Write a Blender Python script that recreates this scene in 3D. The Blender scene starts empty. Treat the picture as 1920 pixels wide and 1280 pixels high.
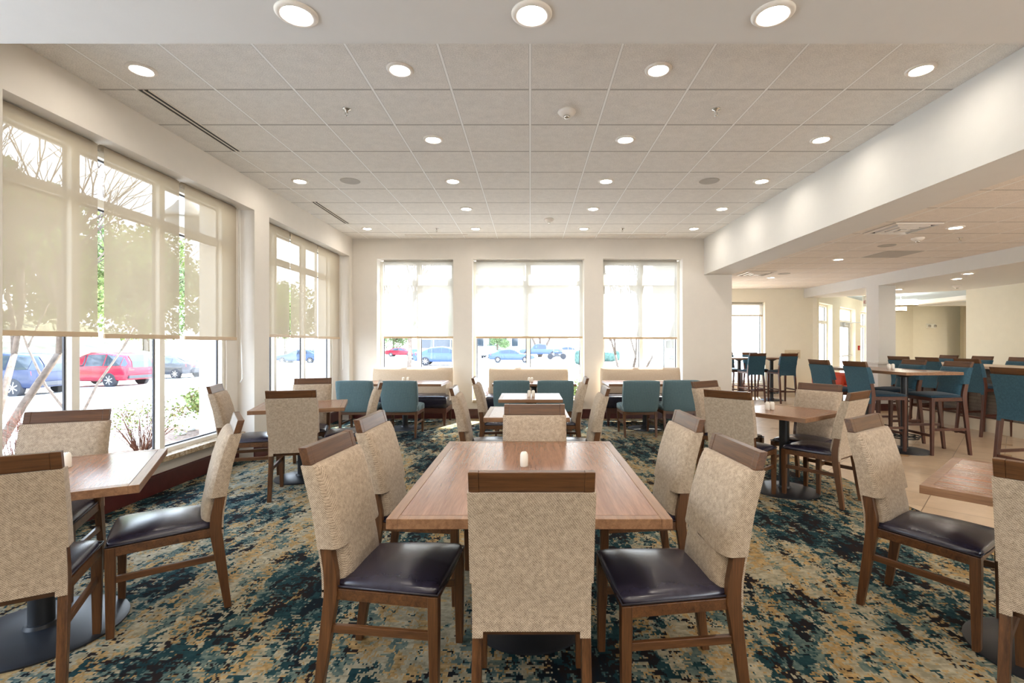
import bpy, bmesh, math, random
from mathutils import Vector, Matrix
R = math.radians
scene = bpy.context.scene
COL = scene.collection
random.seed(7)
EYE = 1.42; F = 916.0; VX, VY = 994.0, 643.0

# ------------------------------------------------------------------ mesh builder
class MB:
    def __init__(s): s.v = []; s.f = []; s.sm = []
    def add(s, vs, fs, smooth=False):
        n = len(s.v); s.v += [tuple(p) for p in vs]
        for f in fs: s.f.append([i + n for i in f]); s.sm.append(smooth)
        return s
    def box(s, x0, x1, y0, y1, z0, z1):
        return s.hexa([(x0,y0,z0),(x1,y0,z0),(x1,y1,z0),(x0,y1,z0)], [(x0,y0,z1),(x1,y0,z1),(x1,y1,z1),(x0,y1,z1)])
    def hexa(s, lo, hi):
        n = len(lo)
        fs = [list(range(n))[::-1], list(range(n, 2*n))]
        for i in range(n): j = (i+1) % n; fs.append([i, j, n+j, n+i])
        return s.add(list(lo)+list(hi), fs)
    def loft(s, loops, smooth=False, cap=True, closed=True):
        n = len(loops[0]); vs = [p for l in loops for p in l]; fs = []
        for k in range(len(loops)-1):
            for i in range(n if closed else n-1):
                j = (i+1) % n
                fs.append([k*n+i, k*n+j, (k+1)*n+j, (k+1)*n+i])
        if cap:
            fs.append(list(range(n))[::-1]); fs.append([(len(loops)-1)*n+i for i in range(n)])
        return s.add(vs, fs, smooth)
    def lathe(s, prof, n=24, c=(0,0,0), axis='z', smooth=True):
        loops = []
        for r, h in prof:
            l = []
            for i in range(n):
                a = 2*math.pi*i/n; x, y = r*math.cos(a), r*math.sin(a)
                p = (x, y, h) if axis == 'z' else ((x, h, y) if axis == 'y' else (h, x, y))
                l.append((p[0]+c[0], p[1]+c[1], p[2]+c[2]))
            if axis == 'y': l.reverse()
            loops.append(l)
        return s.loft(loops, smooth)
    def tube(s, pts, rs, n=8, smooth=True):
        pts = [Vector(p) for p in pts]
        if not hasattr(rs, '__len__'): rs = [rs]*len(pts)
        loops = []; up = None
        for i, p in enumerate(pts):
            d = (pts[min(i+1, len(pts)-1)] - pts[max(i-1, 0)]).normalized()
            if up is None:
                up = Vector((0,0,1)) if abs(d.z) < .9 else Vector((1,0,0))
            a = d.cross(up).normalized(); up = a.cross(d).normalized()
            loops.append([tuple(p + rs[i]*(math.cos(2*math.pi*k/n)*a + math.sin(2*math.pi*k/n)*up)) for k in range(n)])
        return s.loft(loops, smooth)
    def sections(s, secs):
        """secs: (cx, cy, z, hx, hy) rectangles stacked upward"""
        return s.loft([[(cx-hx,cy-hy,z),(cx+hx,cy-hy,z),(cx+hx,cy+hy,z),(cx-hx,cy+hy,z)] for cx,cy,z,hx,hy in secs])
    def puff(s, us, vs_, fn):
        """closed cushion: fn(u, v, side) side=+1 front, -1 back"""
        nu, nv = len(us), len(vs_); vs = []; fs = []
        for side in (1, -1):
            for v in vs_:
                for u in us: vs.append(tuple(fn(u, v, side)))
        N = nu*nv
        for j in range(nv-1):
            for i in range(nu-1):
                a = j*nu+i
                fs.append([a, a+1, a+nu+1, a+nu]); fs.append([N+a, N+a+nu, N+a+nu+1, N+a+1])
        ring = [i for i in range(nu)] + [j*nu+nu-1 for j in range(1, nv)] + [(nv-1)*nu+i for i in range(nu-2, -1, -1)] + [j*nu for j in range(nv-2, 0, -1)]
        for k in range(len(ring)):
            a, b = ring[k], ring[(k+1) % len(ring)]
            fs.append([a, N+a, N+b, b])
        return s.add(vs, fs, True)
    def build(s, name, mat, parent=None, bevel=0, seg=2, sub=0, sharp=None, loc=None):
        me = bpy.data.meshes.new(name)
        me.from_pydata(s.v, [], s.f); 
        me.polygons.foreach_set('use_smooth', s.sm)
        bm = bmesh.new(); bm.from_mesh(me); bmesh.ops.recalc_face_normals(bm, faces=bm.faces); bm.to_mesh(me); bm.free()
        if sharp: me.set_sharp_from_angle(angle=R(sharp))
        me.materials.append(mat)
        o = bpy.data.objects.new(name, me); COL.objects.link(o)
        if parent: o.parent = parent
        if loc: o.location = loc
        if bevel:
            m = o.modifiers.new('Bevel', 'BEVEL'); m.width = bevel; m.segments = seg; m.limit_method = 'ANGLE'; m.angle_limit = R(40)
        if sub:
            m = o.modifiers.new('Subsurf', 'SUBSURF'); m.levels = sub; m.render_levels = sub
        return o

def tag(o, label, cat, group=None, kind=None):
    if label: o['label'] = label
    if cat: o['category'] = cat
    if group: o['group'] = group
    if kind: o['kind'] = kind
    return o
def thing(name, label, cat, loc=(0,0,0), rz=0, group=None):
    o = bpy.data.objects.new(name, None); COL.objects.link(o)
    o.location = loc; o.rotation_euler = (0,0,rz); o.empty_display_size = .1
    return tag(o, label, cat, group)
def struct(o):
    o['kind'] = 'structure'; return o
def dup(root, label, loc, rz=0, group=None):
    r = root.copy(); COL.objects.link(r); r.location = loc; r.rotation_euler = (0,0,rz)
    if label: r['label'] = label
    if group: r['group'] = group
    for ch in list(root.children):
        c = ch.copy(); COL.objects.link(c); c.parent = r
        for g in list(ch.children):
            d = g.copy(); COL.objects.link(d); d.parent = c
    return r

# ------------------------------------------------------------------ materials
def srgb(r, g, b):
    f = lambda c: (c/255/12.92) if c/255 <= .04045 else ((c/255+.055)/1.055)**2.4
    return (f(r), f(g), f(b))
class NT:
    def __init__(s, name):
        s.m = bpy.data.materials.new(name); s.m.use_nodes = True
        s.t = s.m.node_tree; s.n = s.t.nodes; s.l = s.t.links
        s.b = s.n['Principled BSDF']; s.out = s.n['Material Output']
        s._co = None
    def co(s, kind='Object'):
        if s._co is None: s._co = s.n.new('ShaderNodeTexCoord')
        return s._co.outputs[kind]
    def link(s, a, b): s.l.new(a, b)
    def inp(s, sock, v):
        if hasattr(v, 'is_linked') or hasattr(v, 'links'): s.l.new(v, sock)
        elif isinstance(v, (tuple, list)) and len(v) == 3 and sock.type == 'RGBA': sock.default_value = (*v, 1)
        else: sock.default_value = v
    def map(s, vec, scale=(1,1,1), rot=(0,0,0), loc=(0,0,0)):
        n = s.n.new('ShaderNodeMapping'); s.l.new(vec, n.inputs['Vector'])
        n.inputs['Scale'].default_value = scale; n.inputs['Rotation'].default_value = rot; n.inputs['Location'].default_value = loc
        return n.outputs[0]
    def noise(s, vec, scale=5, detail=2, rough=.5, dist=0):
        n = s.n.new('ShaderNodeTexNoise'); s.l.new(vec, n.inputs['Vector'])
        n.inputs['Scale'].default_value = scale; n.inputs['Detail'].default_value = detail
        n.inputs['Roughness'].default_value = rough; n.inputs['Distortion'].default_value = dist
        return n.outputs[0]
    def math(s, op, a, b=0, c=None):
        n = s.n.new('ShaderNodeMath'); n.operation = op
        s.inp(n.inputs[0], a); s.inp(n.inputs[1], b)
        if c is not None: s.inp(n.inputs[2], c)
        return n.outputs[0]
    def vmath(s, op, a, b=(0,0,0)):
        n = s.n.new('ShaderNodeVectorMath'); n.operation = op
        s.inp(n.inputs[0], a)
        if hasattr(b, 'links'): s.l.new(b, n.inputs[1])
        else: n.inputs[1].default_value = b
        return n.outputs[0]
    def sep(s, vec):
        n = s.n.new('ShaderNodeSeparateXYZ'); s.l.new(vec, n.inputs[0]); return n.outputs
    def ramp(s, fac, stops, interp='LINEAR'):
        n = s.n.new('ShaderNodeValToRGB'); s.l.new(fac, n.inputs[0]); cr = n.color_ramp; cr.interpolation = interp
        while len(cr.elements) < len(stops): cr.elements.new(.5)
        for e, (p, c) in zip(cr.elements, stops):
            e.position = p; e.color = (*c, 1) if len(c) == 3 else c
        return n.outputs[0]
    def mix(s, fac, a, b, blend='MIX'):
        n = s.n.new('ShaderNodeMix'); n.data_type = 'RGBA'; n.blend_type = blend
        s.inp(n.inputs['Factor'], fac); s.inp(n.inputs['A'] if False else n.inputs[6], a); s.inp(n.inputs[7], b)
        return n.outputs[2]
    def bump(s, h, strength=.3, dist=.01):
        n = s.n.new('ShaderNodeBump'); n.inputs['Strength'].default_value = strength; n.inputs['Distance'].default_value = dist
        s.l.new(h, n.inputs['Height']); s.l.new(n.outputs[0], s.b.inputs['Normal'])
    def set(s, color=None, rough=.5, metal=0, spec=.5, **k):
        if color is not None: s.inp(s.b.inputs['Base Color'], color)
        s.inp(s.b.inputs['Roughness'], rough); s.b.inputs['Metallic'].default_value = metal
        s.b.inputs['Specular IOR Level'].default_value = spec
        for a, v in k.items(): s.inp(s.b.inputs[a.replace('_', ' ')], v)
        return s.m
M = {}
def plain(name, c, rough=.5, metal=0, spec=.5, var=.04, scale=6):
    t = NT(name); n = t.noise(t.co(), scale, 3, .6)
    col = t.ramp(n, [(.3, tuple(x*(1-var) for x in c)), (.7, tuple(min(1, x*(1+var)) for x in c))])
    M[name] = t.set(col, rough, metal, spec); return M[name]
def emit(name, c, s):
    t = NT(name); t.set(c, .5); t.inp(t.b.inputs['Emission Color'], c); t.b.inputs['Emission Strength'].default_value = s
    M[name] = t.m; return t.m
def wood(name, dark, light, axis, rough=.35, scale=1.0, spec=.5):
    t = NT(name)
    sc = {'x': (1.2, 26, 26), 'y': (26, 1.2, 26), 'z': (26, 26, 1.2)}[axis]
    v = t.map(t.co(), tuple(a*scale for a in sc))
    n1 = t.noise(v, 1.6, 4, .6, .6)
    v2 = t.map(t.co(), tuple(a*scale*5 for a in sc)); n2 = t.noise(v2, 2, 2, .6)
    k = t.math('MULTIPLY_ADD', n2, .35, t.math('MULTIPLY', n1, .65))
    col = t.ramp(k, [(.32, dark), (.5, tuple((a+b)/2 for a, b in zip(dark, light))), (.66, light)])
    t.bump(k, .08, .002)
    M[name] = t.set(col, rough, 0, spec); return t.m
def fabric(name, a, b, weave=260, bump=.35, ribs=None, rough=.95):
    t = NT(name); co = t.co(); x, y, z = t.sep(co)
    w = t.math('MULTIPLY', t.math('SINE', t.math('MULTIPLY', t.math('ADD', x, y), weave*2.2)), t.math('SINE', t.math('MULTIPLY', z, weave*2.2)))
    n = t.noise(co, weave*1.1, 2, .7); n2 = t.noise(t.map(co, (1, 1, 1)), weave*.18, 3, .6)
    h = t.math('ADD', t.math('MULTIPLY', w, .13), t.math('ADD', t.math('MULTIPLY', n, .55), t.math('MULTIPLY', n2, .35)))
    if ribs:
        rb = t.math('SINE', t.math('MULTIPLY', x, ribs)); h = t.math('ADD', t.math('MULTIPLY', h, .5), t.math('MULTIPLY_ADD', rb, .18, .22))
    col = t.ramp(h, [(.22, a), (.68, b)])
    t.bump(h, bump, .004)
    M[name] = t.set(col, rough, 0, .2); t.b.inputs['Sheen Weight'].default_value = .15; return t.m

plain('wall_paint', (.74, .695, .635), .85, 0, .2, .015)
plain('wall_yellow', (.82, .775, .65), .85, 0, .2, .015)
plain('white_paint', (.69, .672, .64), .8, 0, .25, .012)
plain('soffit_paint', (.72, .70, .675), .85, 0, .2, .012)
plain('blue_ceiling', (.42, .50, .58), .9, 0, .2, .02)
plain('taupe_paint', (.34, .29, .21), .85, 0, .2, .02)  # shade of the lobby return wall as a colour; also the pendant rims
plain('frame_white', (.80, .77, .70), .45, 0, .4, .01)
plain('gasket', (.03, .03, .04), .5)
plain('black_metal', (.012, .013, .016), .42, 0, .5)
plain('chrome', (.7, .68, .64), .2, .9)
plain('trim_white', (.82, .76, .69), .4, 0, .4, .01)
plain('shaker_white', (.82, .78, .70), .3, 0, .5, .02)
plain('maroon', (.075, .016, .014), .35, 0, .5, .2, 12)
plain('dark_slot', (.04, .038, .035), .7)
plain('leather', (.022, .019, .034), .27, 0, .6, .18, 30)
plain('piping', (.03, .026, .036), .45)
plain('grille_grey', (.45, .42, .38), .7)
plain('red_vinyl', (.50, .05, .02), .45)
plain('sign_plate', (.66, .56, .40), .6)
plain('sign_mark', (.42, .33, .22), .6)
plain('red_plastic', (.45, .02, .015), .4)
plain('aluminium', (.62, .64, .66), .35, .6)
plain('plastic_white', (.80, .79, .74), .5)
plain('counter_top', (.60, .46, .34), .3, 0, .5, .08, 20)
plain('plinth_tile', (.66, .58, .46), .4)
plain('cord_white', (.8, .78, .74), .5)
emit('lamp_lens', (1.0, .91, .80), 30.0)
emit('drum_glow', (1.0, .93, .74), 3.0)
wd, wl = (.036, .0125, .0045), (.145, .060, .021)
for ax in 'xyz': wood('wood_'+ax, wd, wl, ax, .34)
rd, rl = (.030, .009, .006), (.105, .034, .018)
for ax in 'xyz': wood('redwood_'+ax, rd, rl, ax, .35)
for ax in 'xy': wood('top_'+ax, (.15, .062, .034), (.32, .16, .095), ax, .24, .8, .6)
for ax in 'xy': wood('edge_'+ax, (.15, .07, .035), (.30, .16, .085), ax, .32, 1.0, .5)
fabric('beige_fabric', (.13, .090, .060), (.64, .51, .385), 330)
fabric('settee_fabric', (.46, .35, .25), (.66, .54, .42), 300, .15)
fabric('teal_fabric', (.010, .036, .058), (.050, .125, .175), 250)
fabric('ribbed_teal', (.042, .080, .095), (.155, .235, .26), 250, .4, 480)
fabric('dark_teal', (.006, .018, .034), (.022, .055, .085), 250, .2)

def mk_ceiling(name, ox, oy, base):
    t = NT(name); g = t.n.new('ShaderNodeNewGeometry').outputs['Position']
    x, y, z = t.sep(g)
    def d(c, o):
        fr = t.math('FRACT', t.math('DIVIDE', t.math('SUBTRACT', c, o), .61))
        return t.math('MULTIPLY', t.math('MINIMUM', fr, t.math('SUBTRACT', 1.0, fr)), .61)
    dx, dy = d(x, ox), d(y, oy); dm = t.math('MINIMUM', dx, dy)
    line = t.math('LESS_THAN', dm, .0065); edge = t.math('LESS_THAN', dm, .0105)
    sp = t.noise(g, 130, 3, .75); sp2 = t.noise(g, 14, 2, .5)
    k = t.math('ADD', t.math('MULTIPLY', sp, .85), t.math('MULTIPLY', sp2, .15))
    tile = t.ramp(k, [(.34, tuple(c*.74 for c in base)), (.62, tuple(min(.93, c*1.08) for c in base))])
    col = t.mix(edge, tile, tuple(c*.45 for c in base)); lx = t.math('LESS_THAN', dx, .0085); ly = t.math('LESS_THAN', dy, .004)  # shadow beside the grid bars painted in as a dark edge
    col = t.mix(ly, col, (.55, .51, .46)); col = t.mix(lx, col, (.93, .92, .90))
    h = t.math('ADD', t.math('MULTIPLY', t.math('SUBTRACT', 1.0, edge), t.math('MULTIPLY', sp, .4)), t.math('MULTIPLY', line, .6))
    t.bump(h, .25, .004); M[name] = t.set(col, .95, 0, .1)
mk_ceiling('ceiling_main', 0, 3.787, (.82, .785, .74)); mk_ceiling('ceiling_right', 4.99, 5.24, (.82, .755, .69))

def mk_carpet():
    t = NT('carpet'); g = t.n.new('ShaderNodeNewGeometry').outputs['Position']
    pos = t.vmath('SNAP', g, (.0075, .011, 1.0))
    rot = (0, 0, R(-7))
    big = t.noise(t.map(pos, (1, .7, 0), (0, 0, R(20)), (3, 1, 0)), 1.3, 2, .5)
    def str_(sc, yy, off, det=5, ro=.7, di=.3): return t.noise(t.map(pos, (1, yy, 0), rot, off), sc, det, ro, di)
    a1 = str_(8.5, .40, (0, 0, 0)); a2 = str_(10.0, .42, (11, 5, 0)); a3 = str_(9.5, .42, (23, 9, 0)); a4 = str_(11, .42, (41, 3, 0))
    fine = t.noise(t.map(pos, (.45, 1, 0), (0, 0, R(4)), (7, 3, 0)), 34, 3, .65); fin2 = t.noise(t.map(pos, (.5, 1, 0), (0, 0, 0), (17, 13, 0)), 30, 3, .65)
    def mk(a, wa, b, wb, c, wc): return t.math('ADD', t.math('ADD', t.math('MULTIPLY', a, wa), t.math('MULTIPLY', b, wb)), t.math('MULTIPLY', c, wc))
    def step(x, lo): return t.math('GREATER_THAN', x, lo)
    light = t.ramp(fin2, [(.40, srgb(138, 130, 108)), (.62, srgb(180, 170, 146))])
    tan = t.ramp(fin2, [(.40, srgb(126, 102, 64)), (.62, srgb(178, 148, 102))])
    teal = t.ramp(fine, [(.40, srgb(58, 80, 80)), (.62, srgb(106, 118, 108))])
    deep = t.ramp(fin2, [(.40, srgb(16, 42, 48)), (.60, srgb(34, 62, 66))])
    dark = t.ramp(a3, [(.42, srgb(14, 26, 34)), (.54, srgb(34, 25, 24))])
    kt = mk(a3, .52, fin2, .40, big, .08); col = t.mix(step(kt, .506), light, tan)
    kb = mk(a1, .46, fine, .26, big, .28); col = t.mix(step(kb, .512), col, teal)
    ke = mk(a4, .44, fin2, .28, big, .28); col = t.mix(step(ke, .528), col, deep)
    kd = mk(a2, .46, fine, .28, big, .26); col = t.mix(step(kd, .540), col, dark)
    grain = t.noise(g, 420, 2, .6)
    col = t.mix(t.math('MULTIPLY', grain, .5), col, t.mix(1.0, col, (.45, .45, .45), 'MULTIPLY'))
    t.bump(grain, .5, .004)
    M['carpet'] = t.set(col, 1.0, 0, .1)
mk_carpet()

def mk_tile():
    t = NT('floor_tile'); g = t.n.new('ShaderNodeNewGeometry').outputs['Position']
    v = t.map(t.vmath('SUBTRACT', g, (4.72, 6.19, 0)), (1/.457,)*3, (0, 0, R(-45)))
    x, y, z = t.sep(v)
    def d(c, k=1.0):
        fr = t.math('FRACT', t.math('DIVIDE', c, k)); return t.math('MULTIPLY', t.math('MINIMUM', fr, t.math('SUBTRACT', 1.0, fr)), k)
    line = t.math('LESS_THAN', t.math('MINIMUM', d(x), d(y)), .007)
    acc = t.math('LESS_THAN', t.math('MAXIMUM', d(x, 2.0), d(y, 2.0)), .13)
    accl = t.math('LESS_THAN', t.math('MAXIMUM', d(x, 2.0), d(y, 2.0)), .145)
    wn = t.n.new('ShaderNodeTexWhiteNoise'); t.l.new(t.vmath('FLOOR', v), wn.inputs['Vector'])
    n = t.noise(g, 3.5, 5, .65, 1.0)
    k = t.math('ADD', t.math('MULTIPLY', n, .8), t.math('MULTIPLY', wn.outputs[0], .2))
    col = t.ramp(k, [(.3, (.46, .335, .22)), (.7, (.60, .46, .325))])
    col = t.mix(line, col, (.20, .135, .085)); col = t.mix(accl, col, (.22, .15, .09)); col = t.mix(acc, col, (.36, .21, .09))
    M['floor_tile'] = t.set(col, .28, 0, .45)
mk_tile()

def mk_granite():
    t = NT('granite'); g = t.co(); n = t.noise(g, 38, 5, .75, .5); n2 = t.noise(g, 9, 3, .6)
    k = t.math('ADD', t.math('MULTIPLY', n, .7), t.math('MULTIPLY', n2, .3))
    M['granite'] = t.set(t.ramp(k, [(.32, (.10, .075, .05)), (.46, (.34, .24, .14)), (.56, (.55, .46, .34)), (.68, (.72, .66, .56))]), .25)
mk_granite()
def mk_stone():
    t = NT('ledger_stone'); co = t.n.new('ShaderNodeNewGeometry').outputs['Position']
    x, y, z = t.sep(co); cb = t.n.new('ShaderNodeCombineXYZ'); t.l.new(y, cb.inputs[0]); t.l.new(z, cb.inputs[1])
    b = t.n.new('ShaderNodeTexBrick'); t.l.new(cb.outputs[0], b.inputs['Vector'])
    b.inputs['Scale'].default_value = 1; b.inputs['Brick Width'].default_value = .34; b.inputs['Row Height'].default_value = .055
    b.inputs['Mortar Size'].default_value = .003; b.inputs['Color1'].default_value = (.16, .125, .10, 1); b.inputs['Color2'].default_value = (.075, .055, .045, 1); b.inputs['Mortar'].default_value = (.02, .015, .012, 1)
    n = t.noise(co, 40, 4, .7)
    t.bump(n, .4, .006)
    M['ledger_stone'] = t.set(t.mix(t.math('MULTIPLY', n, .6), b.outputs[0], (.20, .17, .14)), .7)
mk_stone()

def mk_glass():
    t = NT('window_glass'); n = t.n
    tr = n.new('ShaderNodeBsdfTransparent'); tr.inputs[0].default_value = (.93, .96, .95, 1)
    gl = n.new('ShaderNodeBsdfGlossy'); gl.inputs['Roughness'].default_value = .01
    lw = n.new('ShaderNodeLayerWeight'); lw.inputs[0].default_value = .5
    mx = n.new('ShaderNodeMixShader'); t.l.new(t.math('MULTIPLY_ADD', t.math('POWER', lw.outputs['Facing'], 4.0), .5, .04), mx.inputs[0]); t.l.new(tr.outputs[0], mx.inputs[1]); t.l.new(gl.outputs[0], mx.inputs[2])
    t.l.new(mx.outputs[0], t.out.inputs[0]); M['window_glass'] = t.m
mk_glass()
def mk_blind(name, dif, tra, openness):
    t = NT(name); n = t.n; x, y, z = t.sep(t.co())
    wv = t.noise(t.map(t.co(), (60, 60, 900)), 1.0, 1, .5)
    d = n.new('ShaderNodeBsdfDiffuse'); t.inp(d.inputs[0], t.mix(wv, tuple(c*.94 for c in dif), dif))
    tl = n.new('ShaderNodeBsdfTranslucent'); tl.inputs[0].default_value = (*tra, 1)
    tp = n.new('ShaderNodeBsdfTransparent'); tp.inputs[0].default_value = (1, .97, .92, 1)
    m1 = n.new('ShaderNodeMixShader'); m1.inputs[0].default_value = .5; t.l.new(d.outputs[0], m1.inputs[1]); t.l.new(tl.outputs[0], m1.inputs[2])
    m2 = n.new('ShaderNodeMixShader'); m2.inputs[0].default_value = openness; t.l.new(m1.outputs[0], m2.inputs[1]); t.l.new(tp.outputs[0], m2.inputs[2])
    t.l.new(m2.outputs[0], t.out.inputs[0]); M[name] = t.m
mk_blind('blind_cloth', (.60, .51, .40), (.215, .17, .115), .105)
mk_blind('blind_cloth_light', (.70, .66, .58), (.34, .32, .28), .14)  # same cloth in a paler, thinner mix; strong backlight put into the colour
plain('blind_bar', (.52, .38, .24), .5)
# outside
plain('asphalt', (.52, .51, .50), .9, 0, .2, .08, 1.2)
plain('mulch', (.24, .17, .13), 1, 0, .1, .5, 22)
plain('kerb', (.62, .61, .58), .9)
plain('bank_grass', (.50, .50, .34), 1, 0, .1, .3, .6)
plain('bark', (.13, .10, .08), .9, 0, .1, .3, 14)
plain('leaf_green', (.20, .25, .09), .9, 0, .1, .35, .9)
plain('leaf_dark', (.14, .20, .09), .9, 0, .1, .35, .9)
plain('twig_red', (.17, .085, .065), .9, 0, .1, .3, 3)
plain('hedge_green', (.07, .12, .10), .9, 0, .1, .4, 5)
plain('tyre', (.03, .03, .035), .8)
plain('rim', (.5, .5, .52), .3, .5)
plain('car_glass', (.03, .04, .055), .06, 0, .6)
plain('tail_light', (.55, .03, .03), .3)
plain('paint_navy', (.022, .032, .075), .25, 0, .5)
plain('paint_red', (.36, .012, .03), .25, 0, .5)
plain('paint_graphite', (.035, .038, .045), .25, 0, .5)
plain('paint_blue', (.05, .085, .20), .25, 0, .5)
plain('paint_white', (.75, .75, .74), .3, 0, .5)
plain('stucco', (.30, .28, .24), .9, 0, .1, .06, 3)
plain('stucco_pale', (.42, .39, .34), .9, 0, .1, .06, 3)
plain('bin_green', (.08, .15, .15), .6)
# ================================================================== THE SETTING
XL, YB, ZC = -3.34, 9.20, 3.384           # inner left wall, back wall, main ceiling
HDR = 3.03                                # underside of the header over the windows
NX = -3.54                                # back of the window niches
def boxes(name, mat, bl, bevel=0, parent=None):
    m = MB()
    for b in bl: m.box(*b)
    return m.build(name, M[mat], parent, bevel)

struct(boxes('floor', 'carpet', [(-4.0, 3.3, -2.9, 9.3, -.12, 0)]))
struct(boxes('floor_tiles', 'floor_tile', [(3.3, 17.4, -2.9, 19.4, -.12, 0)]))
struct(boxes('ceiling', 'ceiling_main', [(-3.9, 3.4, 2.45, 9.6, ZC, 3.62)]))
struct(boxes('ceiling_soffit', 'soffit_paint', [(-3.34, 3.274, -2.6, 2.53, 2.97, 3.62)]))
struct(boxes('ceiling_beam', 'white_paint', [(3.274, 3.776, -2.6, 9.2, 2.706, 3.62)]))
struct(boxes('ceiling_right', 'ceiling_right', [(3.776, 7.36, -2.6, 13.3, 2.87, 3.62)]))
struct(MB().hexa([(7.34,-2.6,2.633),(10.0,-2.6,2.633),(10.0,11.2,2.633),(7.76,13.15,2.633),(7.34,13.15,2.633)],
                 [(7.34,-2.6,3.62),(10.0,-2.6,3.62),(10.0,11.2,3.62),(7.76,13.15,3.62),(7.34,13.15,3.62)]).build('ceiling_dropped', M['white_paint']))
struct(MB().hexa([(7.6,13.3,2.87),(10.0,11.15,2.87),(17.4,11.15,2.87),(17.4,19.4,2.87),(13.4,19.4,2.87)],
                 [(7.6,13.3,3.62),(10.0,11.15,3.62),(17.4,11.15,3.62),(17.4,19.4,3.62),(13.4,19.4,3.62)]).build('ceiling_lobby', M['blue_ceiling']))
# shallow frame of the raised tray in the lobby ceiling
m = MB()
x0, x1, y0, y1 = 13.2, 16.6, 14.4, 17.4
for b in ((x0,x1,y0,y0+.35),(x0,x1,y1-.35,y1),(x0,x0+.35,y0+.35,y1-.35),(x1-.35,x1,y0+.35,y1-.35)): m.box(*b, 2.74, 2.87)
struct(m.build('ceiling_tray', M['white_paint']))

XO = -3.86
wl_boxes = [(XO, XL, -2.9, -.3, 0, 3.62), (XO, XL, 2.5, 3.093, 0, 3.62), (XO, XL, -.3, 2.5, HDR, 3.62), (XO, NX, -.3, 2.5, -.1, .30), (XO, XL, 5.918, 6.256, 0, 3.62), (XO, XL, 9.02, YB, 0, 3.62),
    (XO, XL, 3.093, 5.918, HDR, 3.62), (XO, XL, 6.256, 9.02, HDR, 3.62),
    (XO, NX, 3.093, 5.918, -.1, .30), (XO, NX, 6.256, 9.02, -.1, .30),
    (XO, NX, 5.70, 5.918, .30, HDR), (XO, NX, 8.74, 9.02, .30, HDR)]
struct(boxes('wall_left', 'wall_paint', wl_boxes))
wb = [(XO, -2.883), (-1.449, -1.089), (1.02, 1.376), (2.873, 3.8)]
struct(boxes('wall_back', 'wall_paint', [(a, b, YB, 9.56, -.1, 3.62) for a, b in wb] +
    [(-2.883, -1.449, YB, 9.56, 3.01, 3.62), (-1.089, 1.02, YB, 9.56, 3.01, 3.62), (1.376, 2.873, YB, 9.56, 3.01, 3.62),
     (-2.883, -1.449, YB, 9.56, -.1, .30), (-1.089, 1.02, YB, 9.56, -.1, .30), (1.376, 2.873, YB, 9.56, -.1, .30)]))
# wing wall between the two rooms' far ends, with a window onto the court
struct(boxes('wall_wing', 'stucco_pale', [(3.36, 3.8, 9.56, 11.4, -.1, 3.62), (3.36, 3.8, 11.4, 12.5, 2.45, 3.62), (3.36, 3.8, 11.4, 12.5, -.1, .5), (3.36, 3.8, 12.5, 13.4, -.1, 3.62)]))
FY = 13.1
struct(boxes('wall_far', 'wall_yellow', [(3.8, 5.25, FY, 13.4, 2.52, 3.62), (3.8, 5.25, FY, 13.4, -.1, .35), (6.30, 7.74, FY, 13.4, -.1, 3.62), (5.25, 6.30, FY, 13.4, 2.52, 3.62), (5.25, 6.30, FY, 13.4, -.1, .35)]))
struct(boxes('wall_rear', 'wall_paint', [(-3.9, 3.9, -2.9, -2.6, 0, 3.62), (9.3, 10.2, -2.9, -2.6, 0, 3.62), (3.9, 9.3, -2.9, -2.6, 2.5, 3.62), (3.9, 9.3, -2.9, -2.6, -.1, .30)]))
struct(boxes('wall_right', 'wall_yellow', [(9.95, 10.25, -2.9, 11.15, 0, 3.62), (10.25, 17.5, 10.9, 11.15, 0, 3.62)]))
struct(boxes('wall_lobby_side', 'wall_yellow', [(17.2, 17.5, 11.15, 19.3, 0, 3.62)]))
struct(boxes('wall_lobby_return', 'taupe_paint', [(16.15, 17.2, 18.2, 18.35, 0, 2.87)]))  # dark colour paints in this wall's shade
struct(MB().hexa([(12.68,18.05,0),(14.9,19.0,0),(17.2,19.0,0),(17.2,19.3,0),(14.7,19.3,0),(12.5,18.35,0)],
                 [(12.68,18.05,3.62),(14.9,19.0,3.62),(17.2,19.0,3.62),(17.2,19.3,3.62),(14.7,19.3,3.62),(12.5,18.35,3.62)]).build('wall_lobby_far', M['wall_yellow']))
# angled lobby wall with two tall windows and a glass door, local x along the wall
def angled(name): 
    o = bpy.data.objects.new(name, None)
    return Matrix.Translation((7.72, 13.1, 0)) @ Matrix.Rotation(R(45), 4, 'Z')
AM = angled('x')
o = boxes('wall_angled', 'wall_yellow', [(-.1,.10,0,.3,-.1,3.62),(1.44,2.28,0,.3,-.1,3.62),(4.26,5.0,0,.3,-.1,3.62),(6.4,7.1,0,.3,-.1,3.62),
    (.10,1.44,0,.3,2.52,3.62),(2.28,4.26,0,.3,2.52,3.62),(5.0,6.4,0,.3,2.52,3.62),(.10,1.44,0,.3,-.1,.10),(5.0,6.4,0,.3,-.1,.10)])
o.matrix_world = AM; struct(o)
# square column carrying the dropped ceiling
o = boxes('wall_column', 'white_paint', [(7.34, 7.70, 10.29, 10.67, 0, 2.64)], .004); struct(o)
struct(boxes('trim_column_ledge', 'white_paint', [(7.30, 7.74, 10.25, 10.71, .14, .98), (7.28, 7.76, 10.23, 10.73, .98, 1.02)], .004))

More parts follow.
